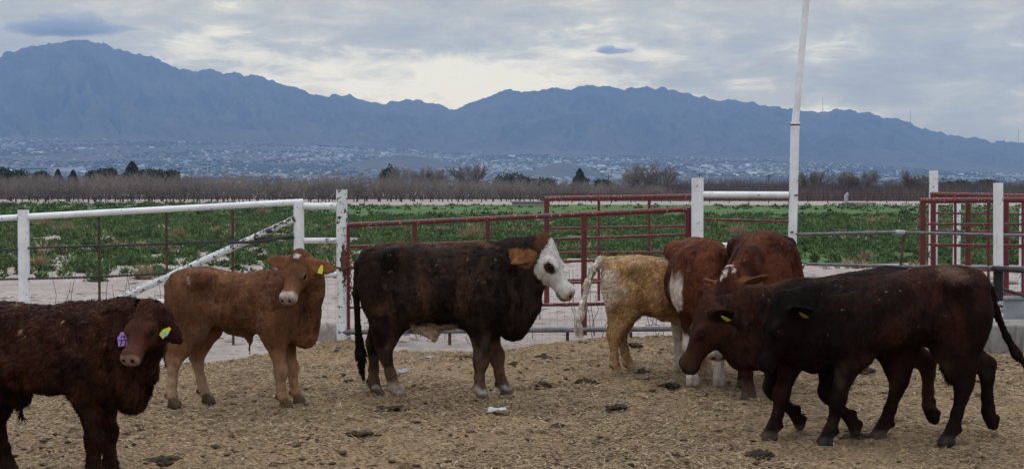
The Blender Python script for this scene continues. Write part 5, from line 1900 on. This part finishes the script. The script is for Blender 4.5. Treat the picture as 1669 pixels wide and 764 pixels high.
def coat_tan(V, H, G, N):
    c = lerp((0.118, 0.052, 0.026), (0.185, 0.088, 0.044), sst(nz(V, [7, 7, 5], 31), .33, .68))
    c = paint(c, (0.085, 0.032, 0.015), sst(nz(V, [5, 5, 4], 35), .52, .72) * (G["torso"] * .4))
    c = paint(c, (0.30, 0.15, 0.075), sst(-V[:, 2], -.60, -.46) * (G["torso"] | G["hleg"]) * .45)
    c = paint(c, (0.36, 0.215, 0.125), (G["fleg"] | G["hleg"]) * sst(-V[:, 2] + (nz(V, 12, 3) - .5) * .16, -.46, -.26) * .85)
    c = paint(c, (0.44, 0.32, 0.21), G["hleg"] * sst(-V[:, 2], -.40, -.20) * .5)
    c = paint(c, (0.23, 0.10, 0.05), G["ear"] * .9)
    c = paint(c, (0.20, 0.100, 0.055), G["head"] * sst(H[:, 0], .16, .30) * .75)
    e = np.sqrt((H[:, 0] - .012) ** 2 + (H[:, 1] - .02) ** 2 * .4 + (H[:, 2] - .006) ** 2) + (nz(V, 28, 5) - .5) * .04
    c = paint(c, (0.78, 0.74, 0.70), G["head"] * (1 - sst(e, .016, .027)))
    for s in (-1, 1):
        e = np.sqrt((H[:, 0] - .160) ** 2 + (H[:, 1] + .036) ** 2 + (H[:, 2] - s * .09) ** 2)
        c = paint(c, (0.30, 0.17, 0.10), G["head"] * (1 - sst(e, .030, .042)) * .8)
    c = paint(c, (0.62, 0.52, 0.44), G["head"] * sst(H[:, 0] + (nz(V, 25, 6) - .5) * .03, .300, .335) * (H[:, 2] ** 2 + (H[:, 1] + .09) ** 2 > .0006) * .9)
    for (a, b_) in ((-.40, .87), (-.345, .90)):
        d = np.abs((V[:, 0] - a) + .35 * (V[:, 2] - b_)) + (np.abs(V[:, 2] - b_) > .03)
        c = paint(c, (0.5, 0.36, 0.25), (1 - sst(d, .006, .011)) * .8 * G["torso"])
    c = finish_marks(c, V, H, G, (0.33, 0.25, 0.215), (0.10, 0.075, 0.055))
    return c


def coat_black(V, H, G, N):
    c = lerp((0.014, 0.009, 0.0072), (0.034, 0.0195, 0.0135), sst(nz(V, [8, 8, 5], 41), .4, .7))
    c = paint(c, (0.085, 0.040, 0.022), sst(nz(V, [9, 9, 3], 47), .48, .85) * .5 * (G["torso"] | G["hleg"]))
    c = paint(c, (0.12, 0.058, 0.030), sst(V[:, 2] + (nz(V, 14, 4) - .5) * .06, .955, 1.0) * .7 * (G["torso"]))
    c = paint(c, (0.14, 0.075, 0.040), (1 - sst(np.sqrt((V[:, 0] + .37) ** 2 + (V[:, 2] - .60) ** 2) + (nz(V, 18, 2) - .5) * .06, .0, .085)) * .6)
    c = paint(c, (0.030, 0.020, 0.016), G["neck"] * .6)
    # white belly
    bl = sst(-V[:, 2] + .35 * V[:, 0] * 0 + (nz(V, 14, 7) - .5) * .05, -.500, -.462) * (V[:, 0] > -.32) * (V[:, 0] < .10) * (G["torso"])
    c = paint(c, (0.60, 0.50, 0.40), bl)
    c = paint(c, (0.16, 0.095, 0.060), (G["fleg"] | G["hleg"]) * sst(-V[:, 2] + (nz(V, [10, 10, 7], 9) - .5) * .45, -.40, -.18) * .7)
    c = paint(c, (0.50, 0.44, 0.38), (G["fleg"] | G["hoof"]) * sst(-V[:, 2] + (nz(V, 18, 13) - .5) * .10, -.115, -.075) * .85)
    c = paint(c, (0.42, 0.33, 0.25), (G["hleg"]) * (V[:, 1] < 0) * sst(-V[:, 2] + (nz(V, 18, 13) - .5) * .10, -.17, -.09) * .85)
    # brown poll, orange inner ear, white face with an eye patch
    c = paint(c, (0.11, 0.045, 0.022), G["head"] * (1 - sst(H[:, 0], .0, .05)) * sst(H[:, 1], -.07, -.02) * .85)
    c = paint(c, (0.20, 0.088, 0.036), G["ear"] * 0.9)
    wv = (nz(V, 16, 17) - .5) * .035 + (nz(V, 60, 19, 2) - .5) * .022
    wf = sst(H[:, 0] + H[:, 1] * .55 + wv, .020, .034) * (G["head"]) * sst(H[:, 1] + wv, -.150, -.135 )
    wf = np.maximum(wf, G["head"] * sst(H[:, 0] + wv, .185, .20) * sst(H[:, 1] + wv + (H[:, 0] - .2) * .35, -.150, -.135))
    c = paint(c, (0.62, 0.585, 0.55), wf)
    for s in (-1, 1):
        e = np.sqrt(((H[:, 0] - .155) / 1.35) ** 2 + (H[:, 1] + .052) ** 2 + ((H[:, 2] - s * .09)) ** 2 * .5) + wv * .7
        c = paint(c, (0.050, 0.028, 0.020), G["head"] * (1 - sst(e, .028, .040)))
    return finish_marks(c, V, H, G, (0.42, 0.27, 0.23), (0.13, 0.10, 0.075))


def coat_gold(V, H, G, N):
    c = lerp((0.29, 0.148, 0.058), (0.44, 0.258, 0.115), sst(nz(V, [9, 9, 6], 51), .35, .68))
    c = paint(c, (0.22, 0.100, 0.038), sst(nz(V, [6, 6, 5], 53), .50, .75) * .5 * G["torso"] * (V[:, 0] > -.3))
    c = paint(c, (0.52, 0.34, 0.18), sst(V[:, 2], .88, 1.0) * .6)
    c = paint(c, (0.60, 0.48, 0.35), sst(-V[:, 0] + (nz(V, 11, 5) - .5) * .26, .325, .46) * sst(V[:, 2], .52, .66) * (1 - sst(V[:, 2], .86, .93)) * .85)
    c = paint(c, (0.55, 0.40, 0.24), sst(-V[:, 2] + (nz(V, 12, 5) - .5) * .06, -.52, -.47) * G["torso"] * .8)
    c = paint(c, (0.38, 0.22, 0.105), (G["hleg"] | G["fleg"]) * sst(-V[:, 2], -.5, -.3) * .7)
    c = paint(c, (0.62, 0.53, 0.43), G["tail"] * sst(-V[:, 0], .50, .56))
    c = paint(c, (0.08, 0.045, 0.03), G["tail"] * (1 - sst(np.abs(V[:, 0] + .60), .0, .05)) * (N[:, 0] > 0.1) * .6)
    return finish_marks(c, V, H, G, (0.35, 0.25, 0.2), (0.30, 0.22, 0.14))


def coat_hereford(V, H, G, N):
    c = lerp((0.055, 0.016, 0.008), (0.125, 0.040, 0.018), sst(nz(V, [7, 7, 5], 61), .35, .68))
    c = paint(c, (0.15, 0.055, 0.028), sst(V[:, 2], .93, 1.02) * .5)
    w = sst(-V[:, 1] + (nz(V, 8, 6) - .5) * .10, .165, .185) * sst(-V[:, 2] + (nz(V, 7, 8) - .5) * .16, -.78, -.68) * sst(V[:, 0], .05, .2)
    c = paint(c, (0.62, 0.53, 0.45), w * ((G["torso"] | G["fleg"] | G["neck"]) > 0))
    c = paint(c, (0.66, 0.58, 0.50), (G["fleg"] | G["hleg"] | G["hoof"]) * sst(-V[:, 2] + (nz(V, 12, 5) - .5) * .08, -.40, -.34))
    c = paint(c, (0.66, 0.58, 0.50), G["head"] * sst(H[:, 0], .03, .06) * .9)
    return finish_marks(c, V, H, G, (0.45, 0.32, 0.28), (0.42, 0.34, 0.27))


def coat_mahogany(V, H, G, N):
    c = lerp((0.040, 0.012, 0.007), (0.095, 0.030, 0.015), sst(nz(V, [7, 7, 5], 65), .35, .68))
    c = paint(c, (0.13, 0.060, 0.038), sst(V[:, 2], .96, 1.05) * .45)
    c = paint(c, (0.022, 0.010, 0.008), (G["fleg"] | G["hleg"]) * sst(-V[:, 2], -.6, -.3) * .8)
    c = paint(c, (0.030, 0.013, 0.010), G["head"] * sst(H[:, 0], .05, .10) * .9)
    c = paint(c, (0.50, 0.43, 0.38), G["head"] * (1 - sst(H[:, 0], .0, .03)) * sst(H[:, 1], -.05, -.02) * sst(nz(V, 32, 5, 2), .52, .66))
    c = paint(c, (0.62, 0.55, 0.50), G["head"] * (1 - sst(np.abs(H[:, 2]) + (nz(V, 19, 5) - .5) * .05, .02, .035)) * sst(H[:, 1], -.03, .0) * (H[:, 0] < .05) * sst(nz(V, 30, 9, 2), .48, .62))
    c = paint(c, (0.16, 0.062, 0.026), G["ear"] * .9)
    return finish_marks(c, V, H, G, (0.10, 0.07, 0.06), (0.075, 0.062, 0.052))


def coat_dark(V, H, G, N):
    c = lerp((0.0155, 0.0066, 0.0050), (0.040, 0.0150, 0.0098), sst(nz(V, [6, 6, 5], 71), .38, .7))
    c = paint(c, (0.060, 0.024, 0.014), sst(V[:, 2] + (nz(V, 10, 5) - .5) * .08, .88, 1.0) * .7 * ((G["torso"] | G["neck"]) > 0))  # lighter top line: rim light painted into the coat
    e = np.sqrt(((V[:, 0] + .30) / 1.7) ** 2 + ((V[:, 2] - .96) / .8) ** 2)
    c = paint(c, (0.17, 0.105, 0.075), (1 - sst(e + (nz(V, 22, 8) - .5) * .05, .02, .075)) * .7 * G["torso"] * (V[:, 1] > 0))
    c = paint(c, (0.008, 0.0048, 0.0040), sst(V[:, 0] + (nz(V, 5, 3) - .5) * .3, .10, .42) * .8)
    c = paint(c, (0.0075, 0.0045, 0.0038), ((G["head"] | G["neck"] | G["ear"]) > 0) * .85)
    c = paint(c, (0.012, 0.007, 0.006), (G["fleg"] | G["hleg"]) * sst(-V[:, 2], -.6, -.35) * .8)
    return finish_marks(c, V, H, G, (0.012, 0.008, 0.007), (0.050, 0.042, 0.036))


def coat_brown(V, H, G, N):
    c = lerp((0.0155, 0.0068, 0.0050), (0.040, 0.0152, 0.0098), sst(nz(V, [6, 6, 5], 75), .38, .7))
    c = paint(c, (0.10, 0.036, 0.018), sst(V[:, 2] + (nz(V, 10, 5) - .5) * .06, .82, .90) * .7 * G["neck"])  # rim light along the top of the neck, painted into the coat
    c = paint(c, (0.042, 0.0165, 0.0105), G["neck"] * .7)
    c = paint(c, (0.046, 0.019, 0.011), G["head"] * .8)
    c = paint(c, (0.080, 0.034, 0.018), G["head"] * (1 - sst(H[:, 0], .0, .10)) * .6)
    c = paint(c, (0.060, 0.024, 0.013), G["head"] * sst(H[:, 0], .28, .36) * .8)
    c = paint(c, (0.09, 0.045, 0.025), G["hleg"] * (V[:, 1] < 0) * (V[:, 2] < .6) * .6)
    return finish_marks(c, V, H, G, (0.045, 0.028, 0.022), (0.09, 0.065, 0.05))


def foot(px_, py_, z=0.0):
    return gnd(px_, py_, z)


def px_unit(py_, size):                # picture pixels per unit of this animal
    return FPX / gnd(800, py_).y * size


# 2: tan calf behind, looking at the camera
def stand(px0, py0, size, xrel, heading, dy=0.0):
    """root position so that the point xrel (in body units) along the body stands at that foot pixel"""
    p = gnd(px0, py0)
    h = R(heading)
    return Vector((p.x - math.cos(h) * xrel * size, p.y - math.sin(h) * xrel * size + dy, 0.0))


def sheath(x, z, hair=0.0, r=.035):
    def f(S):
        S.cone((x - .10, 0, z + .075), (x + .02, 0, z + .02), .05, r, 0.07, "torso")
        S.cone((x + .02, 0, z + .02), (x + .035, 0, z - .02), r, .016, 0.03, "torso")
        if hair: S.cone((x + .035, 0, z - .01), (x + .03, 0, z - hair), .009, .003, 0.012, "torso")
    return f


SZ = 0.985
make_cow("tan_calf", "tan calf with a white forehead star and yellow ear tag, standing before the diagonal brace", stand(401, 663, SZ, 0, -4), -4, SZ,
         head=((.425, -.19, 1.070), -107, 50, 0), coat=coat_tan, seed=3,
         torso=dict(top=[.84, .915, .955, .985, .995, .965, .945, .945, .955, .925, .88, .80, .70], bot=[.74, .67, .64, .625, .605, .57, .535, .515, .50, .48, .48, .51, .58]),
         girth=.84,
         legs=dict(fr=dict(dx=.02, y=.10), fl=dict(dx=.075, y=.10), hr=dict(dx=-.115, y=.10), hl=dict(dx=.085, y=.10)),
         neck=dict(crest=(.30, 0, .86), crest_mid=(.42, -.02, .99), low=(.40, 0, .62), low_mid=(.47, -.07, .82), dewlap=.6, dew_mid=(.47, -.02, .64), dew0=(.40, 0, .50), thick=.80),
         ears=dict(l=dict(wdir=(.92, -.05, -.22), wface=(.15, -1, .15), len=.225, wid=1.12), r=dict(wdir=(-.95, .25, .10), wface=(-.2, -1, .1), len=.225, wid=1.12)),
         tags=[dict(side="l", mat=M_TAGY, pos=.50, w=.016, h=.046, label="yellow ear tag")], headscale=.88,
         tail=[(-.505, -.03, .92), (-.535, -.06, .86), (-.540, -.075, .72), (-.540, -.08, .58), (-.545, -.08, .44), (-.55, -.07, .30)],
         fur=(110000, 0.015, 0.40, 0.04), extra=sheath(.0, .49, .11, .016))

# 3: black steer with a white face
SZ = 1.133
make_cow("black_steer", "black steer with a white face and brown eye patch, standing in profile at the gate", stand(725, 652, SZ, 0, -3), -3, SZ,
         head=((.635, -.01, .998), -14, 53, 0), coat=coat_black, seed=4, girth=1.02,
         torso=dict(top=[.85, .925, .965, .985, 1.005, .995, .985, .98, .98, .965, .93, .86, .76], bot=[.70, .62, .57, .535, .495, .465, .455, .455, .445, .425, .415, .45, .56]),
         legs=dict(fr=dict(dx=-.045, y=.11), fl=dict(dx=.105, y=.11), hr=dict(dx=.115, y=.11), hl=dict(dx=-.075, y=.10)),
         neck=dict(crest=(.28, 0, .88), low=(.40, 0, .62), dewlap=1.35, dew_mid=(.545, 0, .60), thick=1.08),
         ears=dict(r=dict(wdir=(-.78, -.58, -.24), wface=(-.55, -.8, .15), len=.180, wid=.66, drop=.055), l=dict(dir=(-.9, -.55, .5), len=.15)),
         tail=[(-.505, 0, .93), (-.545, -.01, .86), (-.562, -.02, .68), (-.55, -.02, .46), (-.535, -.01, .30), (-.52, 0, .15)],
         fur=(110000, 0.020, 0.40, 0.07), extra=sheath(-.10, .415, .05, .04), headscale=.97, clump=1.0)

# 4: golden calf facing right, its head hidden
SZ = 0.98
make_cow("golden_calf", "golden shaggy calf swinging its pale tail, head hidden behind the red white calf", stand(1003, 610, SZ, -.425, -3), -3, SZ,
         head=((.72, -.02, .96), -5, 50, 0), coat=coat_gold, seed=5, girth=.95,
         torso=dict(top=[.86, .925, .965, .985, .995, .985, .975, .975, .975, .945, .90, .82, .72], bot=[.74, .67, .62, .585, .55, .50, .475, .465, .455, .44, .455, .50, .60]),
         legs=dict(fr=dict(dx=.03), fl=dict(dx=.09), hr=dict(dx=-.03, y=.10), hl=dict(dx=.10, y=.09)),
         tail=[(-.50, 0, .955), (-.545, -.01, .955), (-.605, -.02, .90), (-.655, -.03, .78), (-.69, -.04, .62), (-.725, -.05, .50), (-.735, -.05, .38)],
         dark=False, clump=.32, fur=(130000, 0.036, 0.55, 0.14), extra=sheath(.10, .445, .16, .025))

# 5: red calf with white stockings, facing the camera with its head down
SZ = 1.13
make_cow("red_white_calf", "red calf with white stockings and white shoulder patch, facing the camera with lowered head", stand(1150, 629, SZ, .29, -90), -90, SZ,
         head=((.66, .02, .62), 0, 68, 0), coat=coat_hereford, seed=6, girth=1.04,
         legs=dict(fr=dict(dx=.0, y=.085), fl=dict(dx=.03, y=.085)),
         neck=dict(crest=(.26, 0, .82), low=(.40, 0, .55), dewlap=1),
         ears=dict(l=dict(dir=(-1, .0, .25), face=(.2, -.2, 1), len=.13), r=dict(dir=(-1, .0, .25), face=(.2, -.2, 1), len=.13)),
         fur=(60000, 0.018, 0.5, 0.08))

# 6: mahogany steer between, head low and turned to its right
SZ = 1.2
make_cow("mahogany_steer", "mahogany steer with white tufted poll, head low in front of the red calf", stand(1248, 655, SZ, .27, -97), -97, SZ,
         head=((.61, -.235, .760), -42, 60, 0), coat=coat_mahogany, seed=7, girth=1.0,
         torso=dict(top=[.86, .93, .965, .985, 1.00, .985, .975, .99, 1.005, .965, .89, .80, .70]),
         legs=dict(fr=dict(dx=.02, y=.10), fl=dict(dx=.02, y=.06), hl=dict(dx=-.06, y=.18), hr=dict(dx=.1)),
         neck=dict(crest=(.26, 0, .86), crest_mid=(.46, -.11, .83), low=(.40, -.02, .56), low_mid=(.50, -.14, .62), dewlap=1),
         ears=dict(r=dict(dir=(-.3, -.25, 1.0), face=(.6, -.3, .6)), l=dict(dir=(-.4, 0, .8))),
         tags=[dict(side="r", mat=M_TAGG, pos=.55, w=.022, h=.05, label="pale green ear tag")],
         fur=(60000, 0.018, 0.5, 0.08))

# B: brown calf walking left, farther of the two dark ones
SZ = 1.06
WALK_F = [(.285, .62, .10), (.29, .50, .074), (.325, .38, .053), (.330, .29, .045), (.310, .24, .039), (.25, .175, .032), (.200, .135, .037), (.185, .100, .035)]
WALK_H = [(-.36, .66, .13), (-.345, .55, .085), (-.47, .46, .056), (-.580, .41, .046), (-.592, .35, .041), (-.590, .24, .034), (-.597, .165, .039), (-.605, .125, .036)]
make_cow("brown_calf", "brown calf with a yellow ear tag walking left, head lowered, beyond the darkest calf", stand(1250, 714, SZ, .385, 183), 183, SZ,
         head=((.735, .0, .760), 4, 60, 0), coat=coat_brown, seed=8, girth=.92,
         torso=dict(top=[.86, .92, .955, .975, .985, .96, .935, .90, .88, .85, .80, .73, .66], bot=[.74, .67, .63, .60, .575, .545, .52, .505, .49, .475, .48, .52, .60]),
         legs=dict(fl=dict(dx=.115, y=.10), fr=dict(pts=WALK_F, hoof=55), hl=dict(dx=.16, y=.10), hr=dict(pts=WALK_H, hoof=60)),
         neck=dict(crest=(.26, 0, .79), crest_mid=(.48, 0, .775), low=(.40, 0, .56), low_mid=(.52, 0, .56), dewlap=1, thick=.95),
         ears=dict(l=dict(dir=(-.40, -.25, .9), face=(.5, -.2, .8), len=.17), r=dict(dir=(-.8, -.2, .5), face=(.4, .1, .8), len=.15)),
         tags=[dict(side="l", mat=M_TAGY, pos=.50, w=.018, h=.046, label="yellow ear tag")],
         tail=[(-.505, 0, .91), (-.55, 0, .85), (-.60, 0, .70), (-.64, .0, .54), (-.66, .0, .42), (-.68, .0, .32)],
         fur=(70000, 0.020, 0.35, 0.07))

# A: darkest calf, walking left, nearest at right
SZ = 1.06
make_cow("dark_calf", "very dark calf with a pale rump mark walking left, nearest at the right edge", stand(1340, 723, SZ, .385, 182), 182, SZ,
         head=((.625, .03, .800), 4, 62, 0), coat=coat_dark, seed=9, girth=1.0,
         torso=dict(top=[.86, .93, .97, .995, 1.005, .985, .955, .92, .895, .865, .82, .75, .68], bot=[.74, .67, .63, .60, .575, .55, .525, .51, .495, .475, .48, .52, .60]),
         legs=dict(fl=dict(dx=.115, y=.10), fr=dict(pts=[(x, z, r_) for (x, z, r_) in WALK_F], hoof=55), hl=dict(dx=.10, y=.10), hr=dict(pts=WALK_H, hoof=60)),
         neck=dict(crest=(.26, 0, .80), crest_mid=(.45, .01, .80), low=(.40, 0, .58), low_mid=(.50, .02, .60), dewlap=1, thick=.95),
         ears=dict(l=dict(dir=(-.35, -.35, .9), face=(.5, -.2, .8), len=.17), r=dict(dir=(-.4, 0, .8))),
         tags=[dict(side="l", mat=M_TAGD, pos=.55, w=.018, h=.044, label="dull olive yellow ear tag")],
         tail=[(-.505, 0, .92), (-.55, 0, .87), (-.60, -.01, .74), (-.66, -.01, .60), (-.72, -.01, .50), (-.78, .0, .43)],
         fur=(80000, 0.020, 0.35, 0.07))

# 1: shaggy red calf, nearest at left
SZ = 0.92
make_cow("shaggy_red_calf", "shaggy dark red calf with purple and yellow ear tags, nearest at the left edge", stand(162, 786, SZ, .25, -2), -2, SZ,
         head=((.575, -.17, .985), -106, 46, 0), coat=coat_red, seed=10, girth=1.0,
         torso=dict(top=[.86, .93, .97, .99, 1.00, .99, .98, .985, .99, .96, .91, .84, .74], bot=[.74, .66, .60, .575, .55, .525, .515, .51, .495, .47, .48, .52, .60]),
         legs=dict(fr=dict(dx=-.01, y=.10), fl=dict(dx=.015, y=.09), hr=dict(dx=.0), hl=dict(dx=.1)),
         neck=dict(crest=(.28, 0, .86), crest_mid=(.42, -.05, .93), low=(.40, 0, .64), low_mid=(.49, -.07, .78), dewlap=1.0, dew_mid=(.52, -.02, .62), thick=.95),
         ears=dict(l=dict(wdir=(.66, -.0, -.72), wface=(.25, -1, .1), len=.235, wid=1.15), r=dict(wdir=(-.70, -.36, -.62), wface=(-.35, -1, .05), len=.225, wid=1.1)),
         tags=[dict(side="l", mat=M_TAGY, pos=.45, w=.017, h=.050, label="yellow ear tag", button=(M_TAGB, .50, -.035)),
               dict(side="r", mat=M_TAGP, pos=.50, drop=.035, out=.035, w=.026, h=.058, label="purple ear tag reading 77", hang=0.15, tilt=(0.0, 0, -1), text=(("77", .044, .056), ("14", .024, .020)))],
         fur=(220000, 0.040, 0.60, 0.34), extra=sheath(-.22, .47, .14, .05), headscale=.82, clump=.9)
